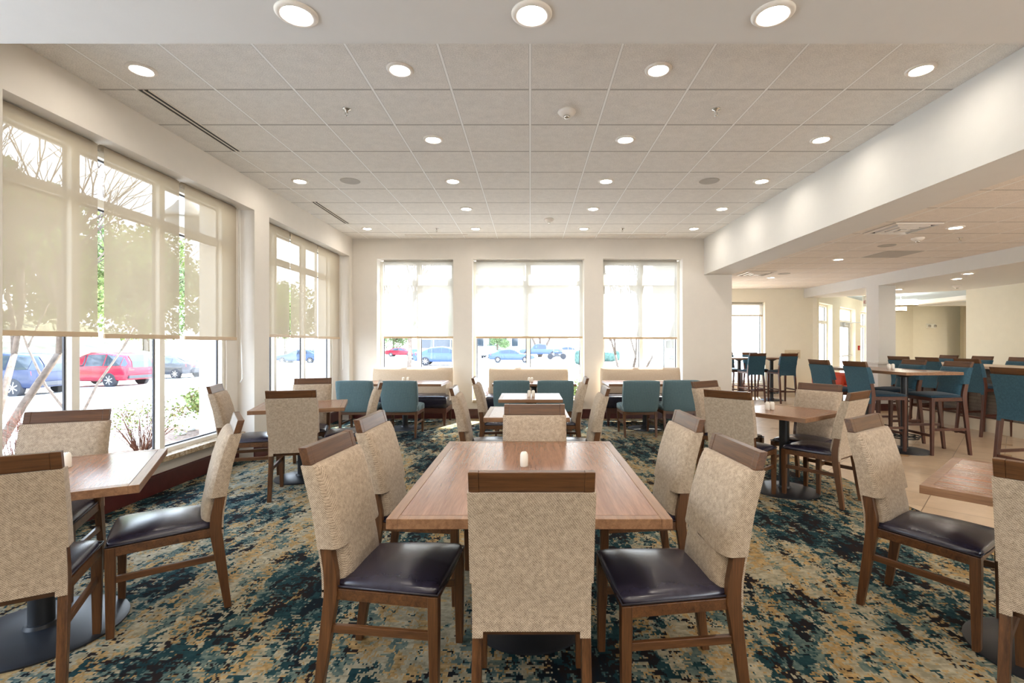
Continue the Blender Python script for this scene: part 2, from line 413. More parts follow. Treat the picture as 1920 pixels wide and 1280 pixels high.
# ---- baseboards: flat board with a stepped cap
def board(name, segs, mat='maroon', h=.18):
    m = MB()
    for (x0, y0, x1, y1, nx, ny) in segs:       # run along the wall face, (nx,ny) points into the room
        t1, t2 = .016, .026
        for t, za, zb in ((t1, 0, h-.028), (t2, h-.028, h-.012), (t1*.8, h-.012, h)):
            m.box(min(x0, x1, x0+nx*t, x1+nx*t), max(x0, x1, x0+nx*t, x1+nx*t), min(y0, y1, y0+ny*t, y1+ny*t), max(y0, y1, y0+ny*t, y1+ny*t), za, zb)
    return struct(m.build(name, M[mat]))
board('baseboard_left', [(XL,-2.6,XL,-.3,1,0),(NX,-.3,NX,2.5,1,0),(XL,2.5,XL,3.11,1,0),(NX,3.093,NX,5.918,1,0),(XL,5.90,XL,6.27,1,0),(NX,6.256,NX,9.02,1,0),(XL,9.0,XL,YB,1,0)])
board('baseboard_back', [(XL,YB,3.8,YB,0,-1),(3.8,9.2,3.8,9.5,1,0)])
board('baseboard_far', [(3.8,FY,7.74,FY,0,-1)], 'plinth_tile', .13)
board('baseboard_column', [(7.30,10.25,7.74,10.25,0,-1),(7.30,10.25,7.30,10.71,-1,0)], 'maroon', .15)
board('baseboard_right', [(9.95,-2.6,9.95,11.15,-1,0)], 'maroon', .15)

# ---- windows: frame with mullions and a transom, dark gaskets, one pane per light; local x along the wall, y outward
def win(n, loc, rz, w, z0, z1, mull, tz, glaz=.05, fw=.055, door=False, deep=.07):
    m = MB(); g = MB(); p = MB(); y0, y1 = 0, deep
    m.box(0, fw, y0, y1, z0, z1); m.box(w-fw, w, y0, y1, z0, z1); m.box(fw, w-fw, y0, y1, z0, z0+fw); m.box(fw, w-fw, y0, y1, z1-fw, z1)
    xs = [0] + list(mull) + [w]
    for x in mull: m.box(x-fw*.62, x+fw*.62, y0, y1, z0+fw, z1-fw)
    for i in range(len(xs)-1):
        a = xs[i] + (fw if i == 0 else fw*.62); b = xs[i+1] - (fw if i == len(xs)-2 else fw*.62)
        if tz: m.box(a, b, y0, y1, tz-.035, tz+.035)
        for za, zb in (((z0+fw, tz-.035), (tz+.035, z1-fw)) if tz else ((z0+fw, z1-fw),)):
            t = .014
            for q in ((a, a+t, za, zb), (b-t, b, za, zb), (a+t, b-t, za, za+t), (a+t, b-t, zb-t, zb)): g.box(q[0], q[1], glaz, glaz+.014, q[2], q[3])
            p.add([(a, glaz+.007, za), (b, glaz+.007, za), (b, glaz+.007, zb), (a, glaz+.007, zb)], [[0,1,2,3]])
    o = m.build(n, M['frame_white'], None, .004); o.location = loc; o.rotation_euler = (0,0,rz); struct(o)
    for mb, nm, mt in ((g, 'gasket', 'gasket'), (p, 'pane', 'window_glass')): struct(mb.build(nm, M[mt], o))
    return o
TZ = 2.575
win('window_1', (NX-.02, 3.093, 0), R(90), 2.607, .34, HDR-.02, (.737, 1.637), TZ)
win('window_2', (NX-.02, 6.256, 0), R(90), 2.484, .34, HDR-.02, (.574, 1.464), TZ)
win('window_11', (NX-.02, -.3, 0), R(90), 2.8, .34, HDR-.02, (.93, 1.86), TZ)  # unseen window, added to bring more daylight into the dining side
win('window_12', (3.9, -2.82, 0), 0, 5.4, .30, 2.5, (1.35, 2.7, 4.05), 2.02)  # added out of view to brighten the bar side from behind
win('window_3', (-2.883, 9.40, 0), 0, 1.434, .34, 2.99, (.74,), TZ)
win('window_4', (-1.089, 9.40, 0), 0, 2.109, .34, 2.99, (1.055,), TZ)
win('window_5', (1.376, 9.40, 0), 0, 1.497, .34, 2.99, (.76,), TZ)
win('window_6', (5.25, FY+.12, 0), 0, 1.05, .35, 2.52, (), None)
win('window_9', (3.8, FY+.12, 0), 0, 1.45, .35, 2.52, (.7,), None)
for n, s0, s1 in (('window_7', .10, 1.44), ('window_8', 5.0, 6.4)):
    q = AM @ Vector((s0, .14, 0)); win(n, q, R(45), s1-s0, .10, 2.52, ((s1-s0)*.30,), 2.02)
win('window_10', (3.46, 11.4, 0), R(90), 1.1, .5, 2.45, (), 1.95)
# stone sills
for k, b in enumerate([(-3.57, -3.44, 3.10, 5.91, .30, .352), (-3.57, -3.44, 6.263, 9.013, .30, .352), (-2.875, -1.457, 9.165, 9.41, .30, .352), (-1.08, 1.012, 9.165, 9.41, .30, .352), (1.384, 2.865, 9.165, 9.41, .30, .352)]):
    struct(boxes('trim_%d' % (k+1), 'granite', [b], .006))
# glass door in the angled wall
m = MB(); dw = 1.98
fr = [(0,.06,0,.1,0,2.52),(dw-.06,dw,0,.1,0,2.52),(.06,dw-.06,0,.1,2.46,2.52),(.06,dw-.06,0,.1,2.08,2.15),(.40,.46,0,.1,0,2.08)]
d = boxes('door_1', 'frame_white', fr, .004); d.matrix_world = AM @ Matrix.Translation((2.28, .14, 0)); struct(d)
lf = [(.46,.58,.03,.075,.02,2.08),(dw-.18,dw-.06,.03,.075,.02,2.08),(.58,dw-.18,.03,.075,.02,.25),(.58,dw-.18,.03,.075,1.93,2.08)]
struct(boxes('door_leaf', 'aluminium', lf, .003, d))
gp = MB()
for a, b, c, e in ((.06,.40,.0,2.08),(.58,dw-.18,.25,1.93),(.06,dw-.06,2.15,2.46)): gp.add([(a,.05,c),(b,.05,c),(b,.05,e),(a,.05,e)], [[0,1,2,3]])
struct(gp.build('pane', M['window_glass'], d))
m = MB(); m.tube([(.60,-.06,1.02),(dw-.12,-.06,1.02)], .022); m.tube([(.62,-.06,1.02),(.62,.04,1.02)], .018); m.tube([(dw-.14,-.06,1.02),(dw-.14,.04,1.02)], .018)
struct(m.build('push_bar', M['chrome'], d))
m = MB(); m.box(1.1,1.5,-.05,.03,1.98,2.06); m.tube([(1.3,-.04,2.06),(1.7,-.22,2.09),(1.95,-.3,2.09)], .012)
struct(m.build('door_closer', M['aluminium'], d))

# ================================================================== ROLLER BLINDS
def blind(label, loc, rz, w, zt, zb, group, cord=None):
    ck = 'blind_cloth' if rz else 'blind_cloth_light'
    t = thing('roller_blind', label, 'blind', loc, rz, group)
    m = MB(); m.add([(0,0,zb+.02),(w,0,zb+.02),(w,0,zt-.02),(0,0,zt-.02)], [[0,1,2,3]])
    m.build('cloth', M[ck], t)
    b = MB(); b.box(0, w, -.009, .009, zb, zb+.038); b.build('bottom_bar', M['blind_bar'], t, .003)
    c = MB(); c.tube([(0,.035,zt-.03),(w,.035,zt-.03)], .028, 12); c.build('roller_tube', M[ck], t)
    if cord:
        x, z = cord; c = MB()
        pts = [(x, -.02, zt-.03)] + [(x - .012*k*(.6 if k < 6 else 0) , -.02-.004*k, zt-.03-(zt-.03-z)*k/9) for k in range(1, 10)]
        pts += [(x+.02-.06, -.06, z-.02), (x+.03, -.05, z+.03), (x+.035, -.03, z+.5), (x+.02, -.02, zt-.03)]
        c.tube(pts, .0035, 5); c.build('pull_cord', M['cord_white'], t)
    return t
BX = -3.457
g1, g2, g3 = 'roller blinds in the near side window', 'roller blinds in the far side window', 'roller blinds in the end wall windows'
blind('beige roller blind in the large side window, cut by the left picture edge', (BX, 3.10, 0), R(90), .805, HDR, 1.468, g1)
blind('beige roller blind in the middle of the large side window above the red car', (BX, 3.963, 0), R(90), .85, HDR, 1.458, g1)
blind('beige roller blind with hanging cord at the far end of the large side window', (BX, 4.887, 0), R(90), .86, HDR, 1.452, g1, (.875, .98))
blind('beige roller blind nearest the camera in the second side window beyond the pier', (BX, 6.27, 0), R(90), .75, HDR, 1.50, g2)
blind('beige roller blind in the middle of the second side window beyond the pier', (BX, 7.05, 0), R(90), .88, HDR, 1.495, g2)
blind('beige roller blind at the far end of the second side window by the corner', (BX, 7.965, 0), R(90), .885, HDR, 1.49, g2, (.90, .95))
blind('bright roller blind half down in the end wall window nearest the side windows', (-2.80, 9.33, 0), 0, 1.345, 3.005, 1.51, g3)
blind('wide bright roller blind in the middle end wall window behind the centre settee', (-1.03, 9.33, 0), 0, 2.03, 3.005, 1.51, g3)
blind('bright roller blind in the end wall window showing the building wing outside', (1.385, 9.33, 0), 0, 1.42, 3.005, 1.495, g3)
t = blind('short pale roller blind across the top of the tall window behind the bar tables', (5.29, FY+.06, 0), 0, .97, 2.51, 2.14, None)

# ================================================================== CEILING FIXTURES
def mk_downlight():
    t = thing('downlight', '', 'ceiling light')
    m = MB(); m.lathe([(.064,-.001),(.066,-.012),(.090,-.010),(.096,-.004),(.096,.0),(.064,.0)][:5] + [(.096,.0)], 32); 
    m = MB(); n = 36; prof = [(.0655,.000),(.0655,-.006),(.072,-.013),(.088,-.011),(.096,-.004),(.096,.000)]
    loops = [[(r*math.cos(2*math.pi*i/n), r*math.sin(2*math.pi*i/n), z) for i in range(n)] for r, z in prof]
    m.loft(loops, True, False); m.build('trim_ring', M['trim_white'], t)
    m = MB(); m.lathe([(.0,-.005),(.0655,-.004)], 36); m.v = m.v; 
    m = MB(); m.add([(.0656*math.cos(2*math.pi*i/n), .0656*math.sin(2*math.pi*i/n), -.004) for i in range(n)], [list(range(n))]); m.build('lens', M['lamp_lens'], t)
    return t
DL = mk_downlight(); first = [True]
def downlight(x, y, z, label, group):
    if first[0]:
        first[0] = False; DL.location = (x, y, z); DL['label'] = label; DL['group'] = group; return DL
    return dup(DL, label, (x, y, z), 0, group)
cols = {-2.79: 'window-side', -.935: 'left centre', .92: 'right centre', 2.805: 'beam-side'}
ordn = ['first', 'second', 'third', 'fourth', 'fifth']
rows = [(3.507, [-2.79,-.935,.92,2.805]), (4.71, [-.935,.92,2.805]), (5.92, [-2.79,-.935,.92,2.805]), (7.14, [-.935,.92,2.805]), (8.37, [-2.79,-.935,.92,2.805])]
rn = ['row nearest the soffit', 'second row from the soffit', 'third row from the soffit', 'fourth row from the soffit', 'row nearest the end wall']
for (y, xs), r in zip(rows, rn):
    for x in xs: downlight(x, y, ZC, 'lit downlight in the tiled ceiling, %s column, %s' % (cols[x], r), 'downlights in the dining ceiling')
for x, w in ((-1.10, 'nearest the window side'), (.0075, 'middle of the three'), (1.143, 'nearest the beam')):
    downlight(x, 2.30, 2.97, 'large lit downlight in the plain soffit, ' + w, 'downlights in the soffit')
for x, y, w in ((5.33, 6.12, 'nearest, beside the square air vent'), (5.33, 8.45, 'second from the square vent'), (5.33, 10.8, 'farthest, near the far window')):
    downlight(x, y, 2.87, 'lit downlight over the bar tables, ' + w, 'downlights over the bar tables')
for x, y, w in ((7.62, 8.50, 'front one of the pair'), (8.02, 9.18, 'rear one of the pair'), (8.3, 11.0, 'small one just right of the column')):
    downlight(x, y, 2.633, 'lit downlight under the dropped ceiling by the column, ' + w, 'downlights in the dropped ceiling')

def slot(label, x0, x1, y0, y1, z, along, mat='dark_slot'):
    t = thing('slot_diffuser', label, 'air vent', ((x0+x1)/2, (y0+y1)/2, z), 0, 'linear slot vents in the ceiling')
    hx, hy = (x1-x0)/2, (y1-y0)/2; f = MB(); s = MB()
    if along == 'y':
        for a in (-hx, -.006, hx-.008): f.box(a, a+(.012 if a == -.006 else .008), -hy, hy, -.007, 0)
        s.box(-hx+.008, hx-.008, -hy, hy, -.002, .0)
    else:
        for a in (-hy, -.006, hy-.008): f.box(-hx, hx, a, a+(.012 if a == -.006 else .008), -.007, 0)
        s.box(-hx, hx, -hy+.008, hy-.008, -.002, .0)
    f.build('frame', M['trim_white'], t); s.build('slot', M[mat], t)
slot('long dark twin-slot air vent along the window side of the ceiling, near one', -3.045, -2.955, 3.79, 5.0, ZC, 'y')
slot('long dark twin-slot air vent along the window side of the ceiling, far one', -3.045, -2.955, 6.80, 8.02, ZC, 'y')
slot('pale slot vent across the ceiling end, above the left end wall window', -2.27, -1.13, 8.82, 8.89, ZC, 'x', 'grille_grey')
slot('pale slot vent across the ceiling end, above the right end wall window', 1.22, 2.46, 8.82, 8.89, ZC, 'x', 'grille_grey')

def detector(label, x, y, z, s=1.0):
    t = thing('smoke_detector', label, 'smoke detector', (x, y, z), 0, 'smoke detectors'); m = MB()
    m.lathe([(0,0),(.075*s,0),(.078*s,-.012*s),(.070*s,-.024*s),(.046*s,-.044*s),(.030*s,-.046*s)], 28); m.build('base', M['trim_white'], t)
    m = MB(); m.lathe([(.028*s,-.044*s),(.028*s,-.056*s),(.018*s,-.064*s),(0,-.066*s)], 20); m.build('sensor', M['chrome'], t)
detector('round white smoke detector in front of the centre ceiling tiles', .31, 4.136, ZC)
detector('small smoke detector far back near the end wall', .30, 7.75, ZC)
detector('smoke detector on the bar side ceiling beside the square vent', 5.34, 6.73, 2.87)
detector('tiny smoke detector under the dropped ceiling right of the column', 9.0, 10.3, 2.633)
def sprinkler(label, x, y, z):
    t = thing('sprinkler', label, 'sprinkler', (x, y, z), 0, 'ceiling sprinklers'); m = MB()
    m.lathe([(0,0),(.036,0),(.034,-.006),(.014,-.012),(.010,-.03),(.006,-.034)], 20); m.build('escutcheon', M['chrome'], t)
    m = MB(); m.tube([(.010,0,-.028),(.013,0,-.045),(.003,0,-.058)], .003, 5); m.tube([(-.010,0,-.028),(-.013,0,-.045),(-.003,0,-.058)], .003, 5)
    m.lathe([(0,-.056),(.016,-.057),(.016,-.060),(0,-.062)], 14); m.build('deflector', M['chrome'], t)
sprinkler('chrome ceiling sprinkler left of the centre, near the second tile row', -1.54, 4.10, ZC)
sprinkler('chrome ceiling sprinkler right of the smoke detector', 1.56, 4.10, ZC)
sprinkler('far chrome sprinkler above the left end wall window', -1.60, 8.37, ZC)
sprinkler('far chrome sprinkler above the right end wall window', 1.58, 8.37, ZC)
sprinkler('chrome sprinkler in the bar side ceiling near the right edge', 5.92, 6.73, 2.87)
sprinkler('small chrome sprinkler in the bar side ceiling by the wing wall', 4.3, 10.6, 2.87)
def speaker(label, x, y, z):
    t = thing('ceiling_speaker', label, 'speaker', (x, y, z), 0, 'round ceiling speakers')
    m = MB(); m.lathe([(0,-.002),(.10,-.003),(.112,-.006),(.118,-.002),(.118,0)], 36); m.build('grille', M['grille_grey'], t)
speaker('flat round ceiling speaker grille on the window side', -2.18, 5.92, ZC)
speaker('flat round ceiling speaker grille on the beam side', 2.17, 5.92, ZC)
speaker('round speaker grille in the bar side ceiling past the square vent', 5.3, 7.26, 2.87)
speaker('far round speaker grille in the bar side ceiling', 5.3, 10.2, 2.87)
def vent(label, x, y, z):
    t = thing('ceiling_vent', label, 'air vent', (x, y, z), 0, 'square ceiling vents'); f = MB(); b = MB(); b.box(-.28,.28,-.28,.28,-.003,0)
    for k, h in enumerate((.29, .20, .12)):
        w = .03
        lo = [(-h,-h),(h,-h),(h,h),(-h,h)]
        for i in range(4):
            a, c = lo[i], lo[(i+1) % 4]; s = (h-w)/h; zz = -.004
            f.hexa([(a[0],a[1],zz-.012-.008*k),(c[0],c[1],zz-.012-.008*k),(c[0]*s,c[1]*s,zz-.02-.008*k),(a[0]*s,a[1]*s,zz-.02-.008*k)], [(a[0],a[1],zz),(c[0],c[1],zz),(c[0]*s,c[1]*s,zz-.008),(a[0]*s,a[1]*s,zz-.008)])
    f.box(-.06,.06,-.06,.06,-.045,-.036)
    b.build('backing', M['dark_slot'], t); f.build('louvre', M['trim_white'], t)
vent('large square louvred air vent in the bar side ceiling beside the beam', 4.685, 6.155, 2.87)
vent('small far square air vent in the bar side ceiling near the beam end', 4.685, 10.12, 2.87)
t = thing('return_panel', 'flat grey perforated return air panel in the bar side ceiling', 'air vent', (5.905, 7.985, 2.87)); m = MB(); m.box(-.30,.30,-.30,.30,-.004,0); m.build('panel', M['grille_grey'], t)

# wall fittings
t = thing('wall_plaque', 'beige plaque on the far wall behind the bar stools', 'sign', (7.03, FY, 1.12)); m = MB(); m.box(-.21,.21,-.014,0,-.115,.115); m.build('plate', M['sign_plate'], t, .003)
m = MB(); m.box(-.11,.08,-.017,-.013,.03,.045); m.box(.13,.18,-.017,-.013,.025,.055); m.box(.08,.13,-.017,-.013,-.06,-.045); m.box(.15,.17,-.017,-.013,-.07,-.035); m.build('relief', M['sign_mark'], t)
q = AM @ Vector((4.62, 0, 1.26)); t = thing('fire_alarm_pull', 'small red fire alarm pull station beside the glass door', 'fire alarm', q, R(45))
m = MB(); m.box(-.05,.05,-.05,0,-.075,.075); m.build('housing', M['red_plastic'], t, .004); m = MB(); m.box(-.035,.035,-.062,-.05,-.03,-.005); m.build('handle', M['plastic_white'], t, .002)
t = thing('exit_sign', 'white exit sign with twin lamp heads hanging above the glass door', 'exit sign', (9.72, 14.1, 2.87), R(8))
m = MB(); m.box(-.10,.10,-.06,.06,-.12,0); m.build('housing', M['plastic_white'], t, .006)
m = MB(); m.box(-.13,.13,-.015,.015,-.40,-.12); pl = m.build('sign_plate', M['plastic_white'], t, .004)
cu = bpy.data.curves.new('lettering', 'FONT'); cu.body = 'EXIT'; cu.size = .12; cu.extrude = .002; cu.align_x = 'CENTER'; cu.materials.append(M['red_plastic'])
tmp = bpy.data.objects.new('tmp', cu); me = bpy.data.meshes.new_from_object(tmp); bpy.data.objects.remove(tmp); bpy.data.curves.remove(cu); me.name = 'lettering'; me.materials.clear(); me.materials.append(M['red_plastic'])
l = bpy.data.objects.new('lettering', me); COL.objects.link(l); l.parent = pl; l.location = (.0, -.017, -.31); l.rotation_euler = (R(90), 0, 0)
for sx in (-1, 1):
    m = MB(); m.lathe([(0,-.10),(.055,-.09),(.045,-.03),(.02,0),(0,0)], 16, (.09*sx, 0, -.06), 'y'); m.build('lamp_head', M['chrome'], t)
t = thing('emergency_light', 'small white emergency light unit on the lobby wall', 'emergency light', (15.55, 19.0, 2.08)); m = MB(); m.box(-.16,.16,-.10,0,-.08,.08); m.build('housing', M['plastic_white'], t, .01)
for sx in (-1, 1):
    m = MB(); m.lathe([(0,-.14),(.05,-.13),(.045,-.08),(0,-.08)], 16, (.11*sx, 0, .0), 'y'); m.build('lamp_head', M['grille_grey'], t)
for x, y, zz, lab in ((11.0, 14.5, 2.615, 'glowing drum pendant nearest the column, upper of the two'), (12.6, 17.0, 2.60, 'glowing drum pendant farther back, lower of the two')):
    t = thing('drum_pendant', lab, 'pendant lamp', (x, y, 2.87), 0, 'drum pendants in the lobby'); m = MB(); m.lathe([(.40,-.34),(.40,-.19)], 40); m.build('shade', M['drum_glow'], t)
    m = MB(); m.lathe([(.41,-.355),(.41,-.34)], 40); m.build('rim', M['taupe_paint'], t)
    m = MB(); m.tube([(0,0,0),(0,0,-.2)], .012, 8); m.build('stem', M['chrome'], t)
# ================================================================== FURNITURE
def lerp(pts, z):
    for (z0, a), (z1, b) in zip(pts, pts[1:]):
        if z <= z1: return a + (b-a)*max(0, (z-z0))/(z1-z0)
    return pts[-1][1]
UE = [-1, -.985, -.93, -.78, -.5, -.2, .2, .5, .78, .93, .985, 1]
def edge(u, p=10): return max(0.0, 1-abs(u)**p)
def dining(kind='dining_chair', C=1.0, SZ=.44, wood_='wood_', fab='beige_fabric', seat_mat='leather', bw=.208, pb=.425, wrap=.60, strz=(.262,.294)):
    """chair or bar stool; sits facing +y, origin on the floor under the seat"""
    t = thing(kind, '', 'chair' if kind == 'dining_chair' else 'bar stool')
    dz = SZ-.44
    if kind == 'dining_chair': P = [(0,-.262),(.42,-.205),(.50,-.208),(.75,-.252),(1.0,-.322)]
    else: P = [(0,-.285),(.62,-.215),(SZ,-.205),(.80,-.212),(1.0,-.255),(C,-.315)]
    cy = lambda z: lerp(P, z)
    D = [(0,.017),(SZ-.02,.028),(SZ+.1,.026),(C,.017)]
    # seat
    yr, yf, hr, hf = -.195, .245, .190, .232
    def seat(u, v, s):
        k = (v+1)/2; h = hr+(hf-hr)*k
        rnd = 1-.10*(abs(u)**6)*(abs(v)**6)
        x = u*h*rnd; y = yr+(yf-yr)*k*1.0 if v < .98 else yf - .012*abs(u)**4
        if s > 0:
            e = min(1, (edge(u, 14)*edge(v, 14)))**.5
            return (x, y, SZ+.010 + .022*e + .030*(1-u*u)*(1-v*v))
        return (x, y, SZ)
    m = MB(); m.puff(UE, UE, seat); so = m.build('seat', M[seat_mat], t)
    pl = [(hr,yr),(hf,yf-.006),(-hf,yf-.006),(-hr,yr)]
    m = MB(); m.tube([(x*1.004, y, SZ+.006) for x, y in pl], .0042, 6); m.build('piping', M['piping' if seat_mat == 'leather' else seat_mat], so)
    # frame under the seat
    m = MB(); zt, zb = SZ-.002, SZ-.046
    for a, b in ((( -hf+.012, yf-.03), (hf-.012, yf-.03)), ((hf-.012, yf-.03), (hr-.004, yr)), ((hr-.004, yr), (-hr+.004, yr)), ((-hr+.004, yr), (-hf+.012, yf-.03))):
        d = Vector((b[0]-a[0], b[1]-a[1])).normalized()*.011; nx, ny = -d.y, d.x
        q = [(a[0]-nx,a[1]-ny),(b[0]-nx,b[1]-ny),(b[0]+nx,b[1]+ny),(a[0]+nx,a[1]+ny)]
        m.hexa([(x,y,zb) for x, y in q], [(x,y,zt) for x, y in q])
    m.build('seat_frame', M[wood_+'x'], t, .002)
    for s in (-1, 1):
        m = MB(); m.sections([(s*(hf-.022), .222, 0, .015, .016), (s*(hf-.021), .220, SZ-.10, .021, .021), (s*(hf-.021), .220, SZ-.002, .021, .021)])
        m.build('leg', M[wood_+'z'], t, .003)
        m = MB(); zs = [0, .2, .42, .50, .60, .75, .90, C-.07] if kind == 'dining_chair' else [0, .3, .62, SZ, .80, .9, 1.0, C-.075]
        m.sections([(s*(.186+.006*(1-z/C)), cy(z), z, .0165, lerp(D, z)) for z in zs]); m.build('leg', M[wood_+'z'], t, .003)
    # stretchers
    def bar(nm, p, q, hw, hz):
        d = Vector((q[0]-p[0], q[1]-p[1])).normalized()*hw; nx, ny = -d.y, d.x
        o = MB().hexa([(p[0]-nx,p[1]-ny,p[2]-hz),(q[0]-nx,q[1]-ny,q[2]-hz),(q[0]+nx,q[1]+ny,q[2]-hz),(p[0]+nx,p[1]+ny,p[2]-hz)],
                      [(p[0]-nx,p[1]-ny,p[2]+hz),(q[0]-nx,q[1]-ny,q[2]+hz),(q[0]+nx,q[1]+ny,q[2]+hz),(p[0]+nx,p[1]+ny,p[2]+hz)])
        return o
    zz = (strz[0]+strz[1])/2; hz = (strz[1]-strz[0])/2
    for s in (-1, 1): bar('stretcher', (s*(hf-.022), .215, zz), (s*.190, cy(zz), zz), .009, hz).build('stretcher', M[wood_+'y'], t, .002)
    if kind != 'dining_chair':
        bar('s', (-.205, .222, .25), (.205, .222, .25), .010, .016).build('footrest', M[wood_+'x'], t, .002)
        bar('s', (-.190, cy(.28), .28), (.190, cy(.28), .28), .009, .015).build('stretcher', M[wood_+'x'], t, .002)
    # top rail with end blocks
    zr = C-.07
    m = MB(); th = .017
    for x0, x1 in ((-bw, -bw+.034), (-bw+.0342, bw-.0342), (bw-.034, bw)):
        e = 0 if abs(x0) == bw or abs(x1) == bw else .0008
        m.hexa([(x0,cy(zr)-th+e,zr),(x1,cy(zr)-th+e,zr),(x1,cy(zr)+th-e,zr),(x0,cy(zr)+th-e,zr)], [(x0,cy(C)-th+e,C-e),(x1,cy(C)-th+e,C-e),(x1,cy(C)+th-e,C-e),(x0,cy(C)+th-e,C-e)])
    m.build('top_rail', M['wood_x'], t, .0025)
    # upholstered back: full wrap on top, cushion between the posts and a thin rear panel below
    m = MB(); ztop = zr-.001
    VV = [-1, -.97, -.9, -.7, -.4, 0, .4, .7, .88, .96, 1]
    def wrapf(u, v, s):
        z = wrap+(ztop-wrap)*(v+1)/2; e = edge(u, 12)
        top = max(0, 1-max(0, v)**8)
        if s > 0: return (u*(bw+.006), cy(z)+lerp(D, z)+.012+.030*e*(.35+.65*top)*(1 if v < .99 else .5), z)
        return (u*(bw+.004), cy(z)-lerp(D, z)-.005-.003*edge(u, 8), z)
    m.puff(UE, VV, wrapf)
    zl = SZ+.018
    def low(u, v, s):
        z = zl+(wrap+.004-zl)*(v+1)/2; e = edge(u, 10)
        if s > 0: return (u*.169, cy(z)+lerp(D, z)+.012+.030*e*(1-.25*max(0, -v)**6), z)
        return (u*.169, cy(z)-lerp(D, z), z)
    m.puff(UE, [-1, -.93, -.6, 0, .6, 1], low)
    def rear(u, v, s):
        z = pb+(wrap+.004-pb)*(v+1)/2
        return (u*(bw-.003), cy(z)-lerp(D, z)+(.001 if s > 0 else -.007), z)
    m.puff([-1, 0, 1], [-1, -.5, 0, .5, 1], rear)
    for s in (-1, 1):
        z0, z1 = pb-.022, pb+.01; a, b = (s*(bw-.003), s*(bw-.040)); x0, x1 = min(a, b), max(a, b)
        m.hexa([(x0,cy(z0)-lerp(D,z0)-.007,z0),(x1,cy(z0)-lerp(D,z0)-.007,z0),(x1,cy(z0)-lerp(D,z0)+.001,z0),(x0,cy(z0)-lerp(D,z0)+.001,z0)],
               [(x0,cy(z1)-lerp(D,z1)-.007,z1),(x1,cy(z1)-lerp(D,z1)-.007,z1),(x1,cy(z1)-lerp(D,z1)+.001,z1),(x0,cy(z1)-lerp(D,z1)+.001,z1)])
    m.build('backrest', M[fab], t, 0, sharp=60)
    return t
used = {}
def put(proto, label, x, y, head, group, z=0):
    loc, rz = (x, y, z), R(head-90)
    if proto.name not in used:
        used[proto.name] = 1; proto.location = loc; proto.rotation_euler = (0,0,rz); proto['label'] = label; proto['group'] = group; return proto
    return dup(proto, label, loc, rz, group)

CH = dining()
G = 'beige dining chairs'
chairs = [
 (0.005, 1.925, 90, 'beige dining chair in front centre, its back to the camera'),
 (-.575, 2.135, -5, 'dining chair at the near left side of the long centre table, seat visible'),
 (.565, 2.065, 184, 'dining chair at the near right side of the long centre table, seat in view'),
 (-.62, 2.86, -2, 'dining chair at the far left side of the long centre table'),
 (.615, 2.87, 182, 'dining chair at the far right side of the long centre table'),
 (0.03, 3.045, -90, 'dining chair at the far end of the long centre table, facing the camera'),
 (-.42, 4.74, 2, 'dining chair on the window side of the small square table behind the long one'),
 (.41, 4.72, 178, 'dining chair on the beam side of the small square table behind the long one'),
 (-.37, 6.02, 2, 'dining chair on the window side of the farthest square table in the centre line'),
 (.37, 6.02, 178, 'dining chair on the beam side of the farthest square table in the centre line'),
 (-2.17, 2.075, 121, 'dining chair cut by the left picture edge, its back to the camera'),
 (-1.955, 2.65, 214, 'dining chair right of the near window table, turned to the window'),
 (-2.765, 2.76, -68, 'dining chair between the near window table and the glass, facing the camera'),
 (-2.20, 4.66, 103, 'dining chair with its back to the camera at the middle window table'),
 (-2.86, 5.00, 18, 'dining chair nearest the window pier at the middle window table'),
 (-2.53, 5.56, -76, 'dining chair at the far side of the middle window table, facing the camera'),
 (-1.945, 5.27, 198, 'dining chair on the aisle side of the middle window table'),
 (1.965, 4.545, 45, 'dining chair with its back to the camera at the diagonal table'),
 (2.11, 5.16, -57, 'dining chair behind the left of the square table by the tiled floor, seen side-on'),
 (2.75, 4.875, -143, 'dining chair at the tile side of the square table, front facing the camera'),
 (2.67, 4.50, 126, 'dining chair turned away at the right of the square table by the tiled floor'),
 (2.105, 2.555, -55, 'dining chair at the near right table, dark seat and left side in view'),
 (2.085, 1.825, 37, 'dining chair cut by the right picture edge, its back to the camera'),
]
for x, y, h, lab in chairs: put(CH, lab, x, y, h, G)

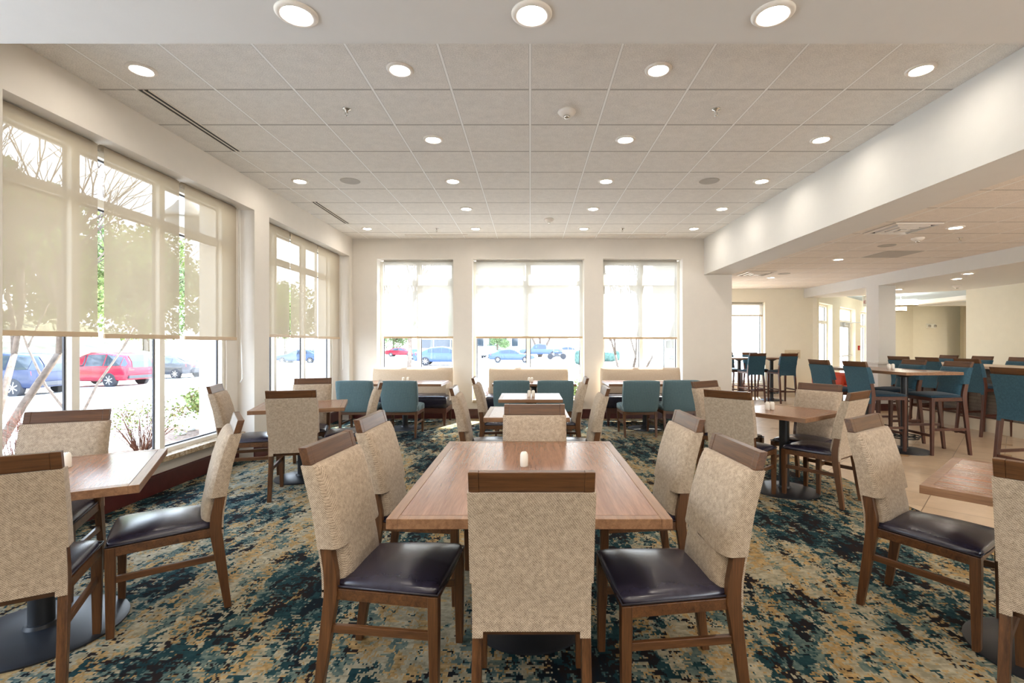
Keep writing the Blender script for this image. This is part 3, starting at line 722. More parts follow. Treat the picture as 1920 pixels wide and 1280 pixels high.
# ---- tables
def table(kind, label, x, y, w, d, rot, ht=.77, th=.038, rb=.30, group=None, cat='table', post=.045, bases=((0,0),), ring=False):
    t = thing(kind, label, cat, (x, y, 0), R(rot), group); hx, hy = w/2, d/2; e = .042
    ax = 'x' if w > d else 'y'
    m = MB(); m.box(-hx+e+.0015, hx-e-.0015, -hy+e+.0015, hy-e-.0015, ht-th+.002, ht); m.build('tabletop', M['top_'+ax], t)
    m = MB()
    for b in ((-hx,-hx+e,-hy,hy),(hx-e,hx,-hy,hy),(-hx+e,hx-e,-hy,-hy+e),(-hx+e,hx-e,hy-e,hy)): m.box(*b, ht-th, ht+.0004)
    m.build('edge_band', M['edge_y' if ax == 'y' else 'edge_x'], t, .002)
    for bx, by in bases:
        m = MB(); m.lathe([(0,0),(rb,0),(rb,.008),(rb*.93,.016),(rb*.45,.026),(post+.02,.034),(post+.012,.05),(0,.05)], 40, (bx,by,0)); m.build('base', M['black_metal'], t, sharp=50)
        m = MB(); m.lathe([(post,.045),(post,ht-th-.03)], 24, (bx,by,0)); m.build('column', M['black_metal'], t, sharp=50)
        m = MB(); m.lathe([(post+.01,ht-th-.05),(.12,ht-th-.012),(.15,ht-th-.002),(0,ht-th-.002)], 24, (bx,by,0)); m.build('mount_plate', M['black_metal'], t, sharp=50)
        if ring:
            m = MB(); n = 36
            for r, zz in ((.17,.20),(.155,.175)): m.tube([(bx+r*math.cos(2*math.pi*i/n), by+r*math.sin(2*math.pi*i/n), zz) for i in range(n+1)], .008, 6)
            for a in range(4): m.tube([(bx+post*.9*math.cos(a*math.pi/2), by+post*.9*math.sin(a*math.pi/2), .19), (bx+.165*math.cos(a*math.pi/2), by+.165*math.sin(a*math.pi/2), .19)], .007, 6)
            m.build('foot_ring', M['black_metal'], t)
    return t
table('dining_table', 'long wooden dining table in the front centre with six chairs', -.003, 2.52, 1.06, 1.432, 0, rb=.30, post=.055)
table('dining_table', 'small square wooden table just beyond the long centre table', -.03, 4.63, .755, .75, 0, rb=.26)
table('dining_table', 'farthest square wooden table on the centre line, before the teal chairs', .005, 5.98, .745, .72, 0, rb=.26)
table('dining_table', 'near wooden table under the large side window, tilted corner toward the aisle', -2.41, 2.41, .90, .90, 30, rb=.34, post=.05)
table('dining_table', 'middle wooden table by the window pier with four beige chairs', -2.405, 5.155, .87, .76, 18, rb=.27)
table('dining_table', 'square wooden table beside the tiled floor, set diagonally', 2.455, 4.72, .76, .76, 35, rb=.30)
table('dining_table', 'wooden table at the right picture edge, one corner pointing left', 2.37, 2.20, .83, .83, 41, rb=.32)
SG = 'tables in front of the settees'
for x, w in ((-2.08, 'left'), (.065, 'centre'), (1.92, 'right')):
    table('settee_table', 'long wooden table between the %s settee and its teal chairs' % w, x, 8.13, 1.34, .76, 0, rb=.29, group=SG)
table('bar_table', 'tall wooden bar table on the tiled floor with two black pedestals', 4.90, 6.76, .78, 1.52, 6, 1.06, .036, .30, None, 'bar table', .042, ((.02,-.30),(-.02,.32)), True)
table('bar_table', 'tall square bar table farthest back, right one beside the far window', 6.03, 12.2, .74, .74, 0, 1.06, .034, .27, 'tall bar tables by the far window', 'bar table', .042, ring=True)
table('bar_table', 'tall square bar table half hidden behind the end of the back wall', 5.22, 12.2, .74, .74, 0, 1.06, .034, .27, 'tall bar tables by the far window', 'bar table', .042, ring=True)

# ---- salt and pepper shakers
def shaker(label, x, y, z, group='salt and pepper shakers', holes=True):
    t = thing('shaker', label, 'shaker', (x, y, z), 0, group); m = MB()
    m.lathe([(0,0),(.0185,0),(.0205,.004),(.0215,.03),(.0205,.062),(.0165,.074),(.009,.079),(0,.080)], 20); m.build('body', M['shaker_white'], t)
    m = MB()
    for k in range(5):
        a = 2*math.pi*k/5; m.lathe([(.0016,.0785),(.0016,.0802)], 6, (.005*math.cos(a), .005*math.sin(a), 0))
    m.build('pour_holes', M['gasket'], t)
T = .77
shaker('white shaker standing alone on the long centre table', -.032, 2.575, T)
shaker('white shaker on the farthest centre table, window side one of its pair', -.012, 5.93, T); shaker('white shaker on the farthest centre table, beam side one of its pair', .038, 5.93, T)
shaker('left white shaker on the table at the centre settee', -.018, 8.14, T); shaker('right white shaker on the table at the centre settee', .030, 8.14, T)
shaker('left white shaker on the table at the left settee', -2.13, 8.2, T); shaker('right white shaker on the table at the left settee', -2.06, 8.22, T)
shaker('left white shaker on the diagonal table by the tiled floor', 2.312, 4.76, T); shaker('right white shaker on the diagonal table by the tiled floor', 2.362, 4.765, T)
shaker('white shaker on the near window table behind the edge chair', -2.425, 2.555, T)
shaker('left white shaker on the tall bar table', 4.885, 6.65, 1.06); shaker('right white shaker on the tall bar table', 4.945, 6.66, 1.06)

# ---- teal upholstered chairs
def teal_chair():
    t = thing('side_chair', '', 'chair'); cy = lambda z: -.235-.10*max(0, z-.40)/.46
    m = MB(); VV = [-1, -.985, -.93, -.8, -.5, 0, .5, .8, .93, .985, 1]
    def back(u, v, s):
        a, b = abs(u), abs(v); r = 1-.035*(a**5)*(b**5)
        z = .62+.24*v*r; x = u*(.275-.02*max(0, -v)**2)*r; e = (edge(u, 9)*edge(v, 9))**.5
        return (x, cy(z)+.012*u*u+(.038+.022*e if s > 0 else -.030-.022*e), z)
    m.puff(UE, VV, back); m.build('backrest', M['ribbed_teal'], t)
    m = MB()
    def seat(u, v, s):
        k = (v+1)/2; h = .262+.018*k; y = -.20+.47*k - .05*max(0, v)**3*u*u; e = (edge(u, 10)*edge(v, 10))**.5
        return (u*h*(1-.06*abs(u*v)**6), y, .425+(.028+.022*e+.012*(1-u*u) if s > 0 else -.035))
    m.puff(UE, UE, seat); m.build('seat', M['ribbed_teal'], t)
    m = MB()
    for b in ((-.262,.262,-.245,-.215),(-.262,.262,.215,.24),(-.262,-.238,-.215,.215),(.238,.262,-.215,.215)): m.box(*b, .335, .388)
    m.build('seat_frame', M['wood_x'], t, .003)
    for sx in (-1, 1):
        for y, sp in ((-.23, -.03), (.222, .01)):
            m = MB(); m.sections([(sx*.235, y+sp, 0, .014, .014), (sx*.24, y, .30, .021, .021), (sx*.24, y, .386, .021, .021)]); m.build('leg', M['wood_z'], t, .003)
        m = MB(); m.box(sx*.237-.009, sx*.237+.009, -.235, .222, .185, .212); m.build('stretcher', M['wood_y'], t, .002)
    return t
TCH = teal_chair()
for x, y, h, lab in ((-2.63, 7.62, 90, 'left teal ribbed chair at the left settee table, back to the camera'), (-1.96, 7.60, 90, 'right teal ribbed chair at the left settee table, back to the camera'),
    (-.28, 7.65, 90, 'left teal ribbed chair at the centre settee table, back to the camera'), (.38, 7.65, 90, 'right teal ribbed chair at the centre settee table, back to the camera'),
    (1.66, 7.62, 91, 'left teal ribbed chair at the right settee table, back to the camera'), (2.29, 7.72, 91, 'right teal ribbed chair at the right settee table, partly behind a beige chair')):
    put(TCH, lab, x, y, h, 'teal ribbed chairs facing the settees')

# ---- settees
def settee(w=1.48):
    t = thing('settee', '', 'settee'); hw = w/2
    m = MB(); VV = [-1, -.985, -.93, -.8, -.4, 0, .4, .6, .72, .82, .89, .94, .97, .985, .995, 1]
    def back(u, v, s):
        r = 1-.018*(abs(u)*abs(v))**8; z = .665+.305*v*r; e = (edge(u, 20)*(edge(v, 3.2) if v > 0 else edge(v, 9)))**.5; yy = .30+.07*(z-.36)
        return (u*hw*r, yy+(.025-.125*e if s > 0 else .04+.025*e), z)
    m.puff([-1,-.995,-.98,-.94,-.8,-.4,0,.4,.8,.94,.98,.995,1], VV, back); m.build('backrest', M['settee_fabric'], t)
    m = MB()
    def wing(u, v, s):
        e = (edge(u, 6)*edge(v, 6))**.5; z = .55+.17*v*(1-.02*u*u) - (.10*max(0, -u)**2*max(0, v)); y = .12+.15*u
        return (hw-.035+(s*.020+s*.022*e), y, z)
    m.puff(UE, UE, wing); m.build('armrest', M['settee_fabric'], t)
    m = MB()
    def seat(u, v, s):
        e = (edge(u, 30)*edge(v, 10))**.5; y = -.03+.30*v
        return (u*(hw-.004), y, .41+(.055+.045*e if s > 0 else -.10))
    m.puff([-1,-.995,-.98,-.94,-.8,-.4,0,.4,.8,.94,.98,.995,1], UE, seat); m.build('seat', M['leather'], t)
    m = MB()
    for b in ((-hw+.01,hw-.01,-.32,-.29),(-hw+.01,hw-.01,.30,.33),(-hw+.01,-hw+.035,-.29,.30),(hw-.035,hw-.01,-.29,.30)): m.box(*b, .215, .308)
    m.build('base_frame', M['redwood_x'], t, .003)
    for sx in (-1, 1):
        for y in (-.29, .31):
            m = MB(); m.sections([(sx*(hw-.045), y, 0, .016, .016), (sx*(hw-.045), y, .215, .032, .028), (sx*(hw-.045), y, .3, .032, .028)]); m.build('leg', M['redwood_z'], t, .003)
    return t
SET = settee()
for x, w in ((-2.17, 'under the left end wall window'), (-.03, 'under the wide middle end wall window'), (2.04, 'under the right end wall window')):
    put(SET, 'beige settee with dark seat ' + w, x, 8.70, 90, 'beige settees along the end wall'); 
for o in bpy.data.objects:
    if o.get('category') == 'settee': o.rotation_euler = (0,0,0)

# ---- bar stools
ST = dining('bar_stool', 1.18, .73, 'redwood_', 'teal_fabric', 'dark_teal', .20, .66, .90, (.31,.342))
SGp = 'teal bar stools'
stools = [
 (4.60, 6.50, 6, 'teal bar stool at the near left of the two-pedestal bar table'),
 (4.50, 7.14, 7, 'teal bar stool at the far left of the two-pedestal bar table, before red chair'),
 (5.29, 6.38, 181, 'teal bar stool at the near right of the two-pedestal bar table, facing left'),
 (5.27, 7.08, 183, 'teal bar stool at the far right of the two-pedestal bar table'),
 (7.02, 8.98, 12, 'teal bar stool farthest back on this side of the stone counter'),
 (7.04, 8.34, 8, 'second teal bar stool from the far end on this side of the stone counter'),
 (7.07, 7.60, 6, 'nearest teal bar stool on this side of the stone counter'),
 (8.06, 9.75, 182, 'bar stool top behind the stone counter, farthest of the three there'),
 (8.06, 9.03, 181, 'bar stool top behind the stone counter, middle of the three there'),
 (8.02, 8.28, 181, 'bar stool top behind the stone counter, nearest of the three there'),
 (5.01, 4.80, 6, 'large teal bar stool cut by the right picture edge'),
 (5.40, 11.93, 93, 'bar stool with its back to the camera at the hidden far bar table'),
 (6.03, 11.70, 93, 'bar stool with its back to the camera in front of the far wall plaque'),
 (5.79, 12.55, -88, 'far bar stool between the two far bar tables, facing the camera'),
 (5.15, 12.60, -90, 'bar stool just showing past the end of the back wall'),
]
for x, y, h, lab in stools: put(ST, lab, x, y, h, SGp)
# ---- stone counter
t = thing('bar_counter', 'long stone-faced bar counter with a pale top and tiled plinth', 'bar counter', (7.55, 7.6, 0))
m = MB(); m.box(-.42,.42,-2.6,1.9,1.015,1.055); m.build('countertop', M['counter_top'], t, .004)
m = MB(); m.box(-.24,.24,-2.5,1.75,.22,1.015); m.build('stone_front', M['ledger_stone'], t)
m = MB(); m.box(-.25,.25,-2.5,1.76,0,.22); m.build('plinth', M['plinth_tile'], t)
# ---- red lounge chair
t = thing('lounge_chair', 'red upholstered lounge chair behind the bar table', 'armchair', (6.66, 10.75, 0), R(228))
m = MB(); n = 24; lo = []
for zz, r, hh in ((.30,.36,0),(.55,.40,0),(.80,.42,1),(.82,.38,1),(.80,.34,1),(.46,.30,0)):
    l = []
    for i in range(n+1):
        a = R(-40)+R(260)*i/n; back = max(0, math.sin(a)); rise = hh*(.22*back**3 - .06*(1-back))
        l.append((r*math.cos(a), -r*math.sin(a), zz+rise))
    lo.append(l)
m.loft(lo, True, False, False); o = m.build('shell', M['red_vinyl'], t); md = o.modifiers.new('Solid', 'SOLIDIFY'); md.thickness = .03
m = MB(); m.puff(UE, UE, lambda u, v, s: (u*.30*(1-.12*abs(u*v)**3), .04+v*.30*(1-.12*abs(u*v)**3), .42+(s*.05+s*.03*edge(u, 6)*edge(v, 6)))); m.build('seat', M['red_vinyl'], t)
m = MB(); m.lathe([(0,0),(.26,0),(.26,.02),(.05,.035),(.04,.32),(.28,.34),(0,.36)], 24); m.build('base', M['chrome'], t, sharp=40)
# ---- maroon planter box / ottoman at the column is part of the column base board
# ================================================================== OUTSIDE
def gz(x, y):
    """height of the car park: falls gently away from the building"""
    zl = -.12 - .037*max(0, -4.2-x); zb = -.12 - .006*max(0, y-10)
    return max(-1.1, min(zl, zb))
m = MB(); xs = [-70,-45,-34,-31,-28,-24,-20,-16,-12,-8,-6,-4.2,-3.8,0,4,20,60]; ys = [-30,-10,0,4,8,9.57,13.3,20,30,45,60,90,140]
def bankz(x, y): return gz(x, y) + (max(0, min(5.0, (-27.5-x)*.34)) if y < 46 else max(0, min(5.0, (-27.5-x)*.34))*max(0, 1-(y-46)/20))
vs = [(x, y, bankz(x, y)) for y in ys for x in xs]; nx = len(xs); fs = []
for j in range(len(ys)-1):
    for i in range(nx-1):
        if xs[i] >= -3.85 and ys[j+1] <= 9.6: continue
        fs.append([j*nx+i, j*nx+i+1, (j+1)*nx+i+1, (j+1)*nx+i])
m.add(vs, fs); o = m.build('ground_outside', M['asphalt']); struct(o)
o.data.materials.append(M['bank_grass'])
for p in o.data.polygons:
    if p.center.x < -27.5: p.material_index = 1
# planting bed under the windows and its kerb
m = MB(); n = 26; ring = []
pts = [(-3.87, 2.0)] + [(-6.2-.35*math.sin(k*.9), 2.0+k*.42) for k in range(19)] + [(-5.6, 10.3), (-3.87, 10.4)]
m.add([(x, y, -.06 + (.0 if abs(x+3.87) < .01 else -.03)) for x, y in pts], [list(range(len(pts)))]); struct(m.build('ground_bed', M['mulch']))
m = MB(); m.tube([(x, y, -.11) for x, y in pts[1:-1]], .09, 6); struct(m.build('trim_kerb', M['kerb']))

# ---- plants
def twigs(name, label, loc, h, spread, n, mat, leaf=None, seed=1, cat='shrub', group=None, leaves=0, leaf_s=.03):
    rnd = random.Random(seed); t = thing(name, label, cat, loc, 0, group); m = MB(); lf = MB()
    for k in range(n):
        a = rnd.uniform(0, 6.283); s = spread*rnd.uniform(.15, 1); hh = h*rnd.uniform(.6, 1.0)
        p0 = Vector((.12*spread*math.cos(a), .12*spread*math.sin(a), 0)); p2 = Vector((s*math.cos(a), s*math.sin(a), hh*(1-.35*(s/spread)**2)))
        p1 = (p0+p2)*.5+Vector((rnd.uniform(-.08,.08)*spread, rnd.uniform(-.08,.08)*spread, .08*h))
        m.tube([p0, p1, p2], [.005*h/.7, .0035*h/.7, .0012], 4)
        for q in range(6):
            f = rnd.uniform(.3, .95); b = p1.lerp(p2, f) if f > .5 else p0.lerp(p1, f*2)
            e = b+Vector((rnd.uniform(-1,1), rnd.uniform(-1,1), rnd.uniform(.2,1)))*spread*.32; m.tube([b, e], [.0022*h/.7, .001], 3)
        for q in range(leaves):
            f = rnd.uniform(.25, 1.05); b = p1.lerp(p2, f)+Vector((rnd.gauss(0,.11)*spread, rnd.gauss(0,.11)*spread, rnd.gauss(0,.07)*h))
            u = Vector((rnd.uniform(-1,1), rnd.uniform(-1,1), rnd.uniform(-1,1))).normalized()*leaf_s; w = u.cross(Vector((rnd.uniform(-1,1), rnd.uniform(-1,1), rnd.uniform(-1,1)))).normalized()*leaf_s*.6
            lf.add([b-u, b+w, b+u, b-w], [[0,1,2,3]])
    m.build('branches', M[mat], t)
    if lf.v: lf.build('foliage', M[leaf], t)
    return t
twigs('bare_shrub', 'reddish twiggy shrub in the bed outside the near window, left of the mullion', (-5.45, 6.85, -.08), .80, .62, 60, 'twig_red', 'leaf_green', 3, leaves=9, leaf_s=.022)
twigs('leafy_shrub', 'bushy green shrub outside the near window, right of the red twiggy one', (-5.45, 8.45, -.08), .80, .72, 60, 'twig_red', 'leaf_green', 4, leaves=45, leaf_s=.035)
twigs('leafy_shrub', 'low green shrub at the end of the planting bed by the pier', (-4.55, 7.7, -.08), .5, .42, 50, 'twig_red', 'leaf_green', 5, leaves=40, leaf_s=.03)
twigs('bare_shrub', 'pale red twiggy shrub outside at the left picture edge', (-5.35, 5.15, -.08), .80, .55, 70, 'twig_red', None, 6)
twigs('bare_shrub', 'bare twiggy shrub outside the middle end wall window', (-.95, 11.2, -.12), .85, .4, 40, 'twig_red', None, 8)
twigs('leafy_shrub', 'yellow-green shrub low outside the middle end wall window, right edge', (.95, 10.8, -.12), .75, .35, 40, 'twig_red', 'leaf_green', 9, leaves=36, leaf_s=.03)
twigs('leafy_shrub', 'low flowering shrub outside the right end wall window', (2.6, 11.8, -.12), .78, .5, 40, 'twig_red', 'leaf_green', 10, leaves=30, leaf_s=.03)
rs = random.Random(5)
for k in range(14):
    m = MB(); a = rs.uniform(.05, .12); x, y = -5.9+rs.uniform(-.2, 1.1), 4.8+k*.3+rs.uniform(-.1, .1)
    m.lathe([(0,-.3),(.8,-.2),(1,.1),(.6,.5),(0,.62)], 9); m.v = [(p[0]*a*rs.uniform(.8,1.15), p[1]*a*rs.uniform(.8,1.15), p[2]*a) for p in m.v]
    o = m.build('garden_stone', M['kerb'], None, loc=(x, y, -.07)); tag(o, 'small pale stone among the mulch of the planting bed', 'stone', 'stones in the planting bed')

def bare_tree(name, label, loc, h, seed, stems=1, spread=.5, depth=5, r0=.09, group=None, lean=(0,0)):
    rnd = random.Random(seed); t = thing(name, label, 'tree', loc, 0, group); tr = MB(); br = MB()
    def grow(p, d, L, r, k):
        q = p+d*L*.5+Vector((rnd.uniform(-.06,.06), rnd.uniform(-.06,.06), 0))*L; e = q+(d+Vector((rnd.uniform(-.2,.2), rnd.uniform(-.2,.2), .08))).normalized()*L*.5
        (tr if k == 0 else br).tube([p, q, e], [r, r*.85, r*.68], 6 if k < 2 else 4)
        if k >= depth: return
        for j in range(3 if k > 0 else 2+(stems < 2)):
            dd = (d+Vector((rnd.gauss(0,spread), rnd.gauss(0,spread), rnd.uniform(-.1,.35)))).normalized()
            if dd.z < -.1: dd.z = .1
            grow(e if j < 2 else q, dd, L*rnd.uniform(.62,.82), r*.62, k+1)
    for s in range(stems):
        a = 6.283*s/max(1, stems)+.4; d = Vector((.45*math.cos(a)*(stems > 1)+lean[0], .45*math.sin(a)*(stems > 1)+lean[1], 1)).normalized()
        grow(Vector((.06*math.cos(a), .06*math.sin(a), 0)) if stems > 1 else Vector((0,0,0)), d, h*.30, r0, 0)
    tr.build('trunk', M['bark'], t); br.build('branches', M['bark'], t); return t
bare_tree('bare_tree', 'pale bare multi-stem tree close outside the near window at the left edge', (-7.4, 6.6, -.22), 5.6, 11, 4, .42, 5, .06)
bare_tree('bare_tree', 'bare tree beyond the near window in front of the red car', (-10.5, 11.3, -.35), 6.0, 14, 2, .42, 5, .032)
bare_tree('bare_tree', 'bare young tree outside the right end wall window by the building wing', (2.9, 13.9, -.14), 4.4, 17, 3, .34, 5, .05)
bare_tree('bare_tree', 'thin bare tree far outside the left end wall window', (-7.2, 29, -.24), 8.5, 19, 1, .36, 5, .14)
bare_tree('bare_tree', 'bare tree far across the car park behind the blue pickup', (1.3, 66, -.45), 9, 23, 3, .36, 4, .2)
def leafy_tree(name, label, loc, h, seed, mat, n=2600, wide=.42, group=None, base=.18):
    rnd = random.Random(seed); t = thing(name, label, 'tree', loc, 0, group); m = MB(); c = MB()
    m.tube([(0,0,0),(.1,0,h*.4),(0,.1,h*.8)], [h*.025, h*.018, h*.006], 8)
    blobs = [(rnd.gauss(0,wide*.42)*h, rnd.gauss(0,wide*.42)*h, h*rnd.uniform(base+.1,.9), h*rnd.uniform(.10,.20)) for _ in range(22)]
    for b in blobs[:8]: m.tube([(0,0,h*.35),(b[0]*.6,b[1]*.6,b[2]*.8),(b[0],b[1],b[2])], [h*.012,h*.008,h*.003], 5)
    for k in range(n):
        b = rnd.choice(blobs); u = Vector((rnd.gauss(0,1), rnd.gauss(0,1), rnd.gauss(0,.8))).normalized()*b[3]*rnd.uniform(.55,1.05); p = Vector(b[:3])+u
        if p.z < h*base: continue
        s = h*rnd.uniform(.010,.024); a = Vector((rnd.uniform(-1,1), rnd.uniform(-1,1), rnd.uniform(-1,1))).normalized()*s; w = a.cross(Vector((rnd.uniform(-1,1), rnd.uniform(-1,1), rnd.uniform(-1,1)))).normalized()*s*.7
        c.add([p-a, p+w, p+a, p-w], [[0,1,2,3]])
    m.build('trunk', M['bark'], t); c.build('crown', M[mat], t); return t
tr = [leafy_tree('leafy_tree', '', (0,0,0), 10, 31, 'leaf_green', 9500, .48), leafy_tree('leafy_tree', '', (0,0,0), 10, 37, 'leaf_dark', 9500, .44)]
spots = [(-31,15,.9),(-32,24,.95),(-31,33,.9),(-33,42,1.0),(-32,52,1.0),(-40.5,19,1.15),(-42,29.5,1.25),(-43,41,1.3),(-31,62,1.0),(-25,72,1.0),(-43,54,1.3),(-50,33,1.3)]
for k, (x, y, s) in enumerate(spots):
    src = tr[k % 2]; zz = bankz(x, y)-.1; g = 'trees on the bank beyond the parked cars'
    lab = 'leafy olive-green tree on the bank beyond the parked cars' if k % 2 == 0 else 'darker leafy tree on the bank beyond the parked cars'
    g = 'olive-green trees on the bank' if k % 2 == 0 else 'darker green trees on the bank'
    if k < 2: o = src; o.location = (x, y, zz); o['label'] = lab; o['group'] = g
    else: o = dup(src, lab, (x, y, zz), k*1.3, g)
    o.scale = (s, s, s)

# ---- cars
def car(label, loc, head, paint, kind='suv', s=1.0, group=None, name=None):
    t = thing(name or {'suv': 'sport_utility_car', 'sedan': 'sedan_car', 'van': 'van', 'pickup': 'pickup_truck'}[kind], label, 'car' if kind in ('suv', 'sedan') else kind, loc, R(head), group)
    t.scale = (s, s, s)
    # stations along x (rear negative): x, z_low, z_belt, z_roof, half width belt, half width roof
    S = {'suv': [(-2.28,.55,.92,.95,.78,.70),(-2.2,.38,1.02,1.25,.88,.66),(-1.95,.34,1.06,1.58,.92,.64),(-1.0,.30,1.04,1.70,.94,.66),(.1,.30,1.02,1.69,.94,.66),(.75,.30,1.02,1.48,.93,.66),(1.25,.30,1.02,1.06,.92,.70),(1.95,.34,.92,.96,.88,.66),(2.3,.42,.80,.82,.76,.6)],
         'sedan': [(-2.38,.50,.86,.88,.76,.70),(-2.25,.36,.96,1.0,.86,.70),(-1.7,.32,.98,1.10,.90,.62),(-1.1,.28,.96,1.36,.92,.60),(-.2,.28,.94,1.44,.92,.60),(.4,.28,.94,1.36,.92,.60),(1.05,.28,.92,.97,.91,.66),(1.9,.32,.82,.86,.86,.62),(2.38,.42,.70,.72,.74,.56)],
         'van': [(-2.6,.45,1.15,2.05,.92,.84),(-2.5,.36,1.16,2.16,.97,.86),(-1.0,.34,1.16,2.2,.98,.87),(.8,.34,1.16,2.18,.98,.87),(1.35,.34,1.16,2.0,.97,.83),(1.9,.34,1.14,1.22,.94,.78),(2.5,.38,1.0,1.04,.88,.7),(2.65,.46,.85,.87,.8,.6)],
         'pickup': [(-2.75,.50,1.05,1.07,.9,.88),(-2.65,.45,1.08,1.10,.94,.90),(-.75,.42,1.08,1.10,.95,.90),(-.70,.42,1.08,1.70,.95,.70),(.3,.42,1.08,1.80,.95,.70),(.75,.42,1.08,1.66,.95,.70),(1.25,.42,1.08,1.14,.94,.80),(2.3,.45,1.04,1.08,.92,.75),(2.7,.5,.9,.93,.85,.7)]}[kind]
    lo = []
    for x, zl, zb, zr, wb_, wr in S:
        zm = (zl+zb)/2
        h = [(wb_*.90,zl),(wb_*.99,zl+.08),(wb_,zm),(wb_*.97,zb),(wr+(wb_*.97-wr)*.12,zr-.05),(wr*.86,zr),(0,zr+.02)]
        lo.append([(x, -y, z) for y, z in h] + [(x, y, z) for y, z in reversed(h[:-1])])
    m = MB(); m.loft(lo, True); m.build('body', paint, t, sharp=50)
    g = MB(); n = len(S)
    for i in range(n-1):
        a, b = S[i], S[i+1]
        if min(a[3]-a[2], b[3]-b[2]) < .06 and max(a[3]-a[2], b[3]-b[2]) < .3: continue
        for sy in (-1, 1):
            def P(q, f): 
                zb_, zt = q[2]+.02, q[3]-.08; zt = max(zt, zb_+.002); z = zb_+(zt-zb_)*f; k = (z-q[2])/max(.05, q[3]-.05-q[2])
                return (q[0], sy*(q[4]*.97+(q[5]+(q[4]*.97-q[5])*.12-q[4]*.97)*min(1, k)+.010), z)
            p = [Vector(P(a,0)), Vector(P(b,0)), Vector(P(b,1)), Vector(P(a,1))]; d = (p[1]-p[0])*.03
            g.add([p[0]+d, p[1]-d, p[2]-d, p[3]+d], [[0,1,2,3]])
    # windscreen and rear window on the steep roof runs
    for i in range(n-1):
        a, b = S[i], S[i+1]
        if abs(b[3]-a[3]) > .2 and abs(b[3]-a[3])/(b[0]-a[0]) > .25:
            o_ = .012; sg = -1 if b[3] > a[3] else 1
            g.add([(a[0]+sg*o_,-a[5]*.8,a[3]+.03),(b[0]+sg*o_,-b[5]*.8,b[3]+.03),(b[0]+sg*o_,b[5]*.8,b[3]+.03),(a[0]+sg*o_,a[5]*.8,a[3]+.03)], [[0,1,2,3]])
    g.build('windows', M['car_glass'], t)
    wx = {'suv': (-1.35, 1.40), 'sedan': (-1.40, 1.45), 'van': (-1.7, 1.75), 'pickup': (-1.6, 1.8)}[kind]; wr_ = {'suv': .37, 'sedan': .33, 'van': .36, 'pickup': .40}[kind]
    W = S[3][4]
    for x in wx:
        for sy in (-1, 1):
            m = MB(); m.lathe([(wr_*.62,-.11),(wr_*.93,-.11),(wr_,-.07),(wr_,.07),(wr_*.93,.11),(wr_*.62,.11)], 28, (x, sy*(W-.10), wr_), 'y'); w = m.build('wheel', M['tyre'], t, sharp=40)
            m = MB(); f = sy*(W-.10)+sy*.105
            m.lathe([(wr_*.66,f-sy*.05),(wr_*.66,f),(wr_*.58,f-sy*.012),(wr_*.58,f-sy*.05)], 28, (x, 0, wr_), 'y')
            for k in range(7):
                an = 2*math.pi*k/7; c, s_ = math.cos(an), math.sin(an)
                q = [(x+c*wr_*.08-s_*.02, wr_+s_*wr_*.08+c*.02),(x+c*wr_*.62-s_*.022, wr_+s_*wr_*.62+c*.022),(x+c*wr_*.62+s_*.022, wr_+s_*wr_*.62-c*.022),(x+c*wr_*.08+s_*.02, wr_+s_*wr_*.08-c*.02)]
                m.hexa([(a_, f-.012, b_) for a_, b_ in q], [(a_, f+.006, b_) for a_, b_ in q])
            m.lathe([(0,f-.01),(wr_*.16,f-.01),(wr_*.13,f+sy*.012),(0,f+sy*.014)], 16, (x, 0, wr_), 'y'); m.build('rim', M['rim'], w)
    for sy in (-1, 1):
        a, b = S[0], S[1]; m = MB(); y0 = sy*a[4]*.96; z0 = b[2]-.10
        m.hexa([(b[0]+.12, sy*b[4]*1.01, z0-.07),(a[0]-.012, y0, z0-.09),(a[0]-.012, y0*.62, z0-.09),(b[0]+.12, sy*b[4]*.7, z0-.07)], [(b[0]+.16, sy*b[4]*1.01, z0+.09),(a[0]+.01, y0, z0+.06),(a[0]+.01, y0*.62, z0+.06),(b[0]+.16, sy*b[4]*.7, z0+.09)])
        m.build('tail_light', M['tail_light'], t)
    m = MB(); m.box(S[0][0]-.06, S[0][0]+.10, -.78, .78, .44, .60); m.box(S[-1][0]-.12, S[-1][0]+.05, -.7, .7, .44, .58); m.build('bumper', M['paint_graphite' if kind == 'suv' else 'tyre'] if paint is not M['paint_white'] else M['paint_white'], t, .02)
    return t
def park(label, x, y, head, paint, kind, s=1.0, group=None): return car(label, (x, y, gz(x, y)+.0), head, M[paint], kind, s, group)
park('dark blue sport utility car parked outside at the left picture edge', -22.35, 20.9, 176, 'paint_navy', 'suv', 1.05)
park('red sport utility car parked outside the near window', -21.9, 25.1, 172, 'paint_red', 'suv')
park('dark graphite sedan parked outside beyond the red car', -23.3, 31.4, 172, 'paint_graphite', 'sedan')
park('blue-grey sedan parked far off, seen through the second side window', -27.0, 57.5, 178, 'paint_blue', 'sedan', 1.15)
park('small red car far outside the left end wall window', -20.6, 78, 0, 'paint_red', 'sedan')
park('white van far outside the left end wall window', -9.7, 55, 4, 'paint_white', 'van', 1.05)
park('dark blue car in front of the white van outside the left window', -6.6, 38, 3, 'paint_blue', 'sedan')
park('white car at left outside the middle end wall window', -5.1, 62, 90, 'paint_white', 'sedan', 1.0)
park('low dark car in the front row outside the middle end wall window', -1.7, 44, 2, 'paint_blue', 'sedan', .85)
park('blue car end seen outside the middle end wall window', -5.6, 70, 95, 'paint_blue', 'suv', .9)
park('blue pickup truck outside the middle end wall window', 1.4, 64, 176, 'paint_blue', 'pickup')
park('pale car far outside at the right of the middle end wall window', 5.6, 70, 0, 'paint_white', 'sedan')

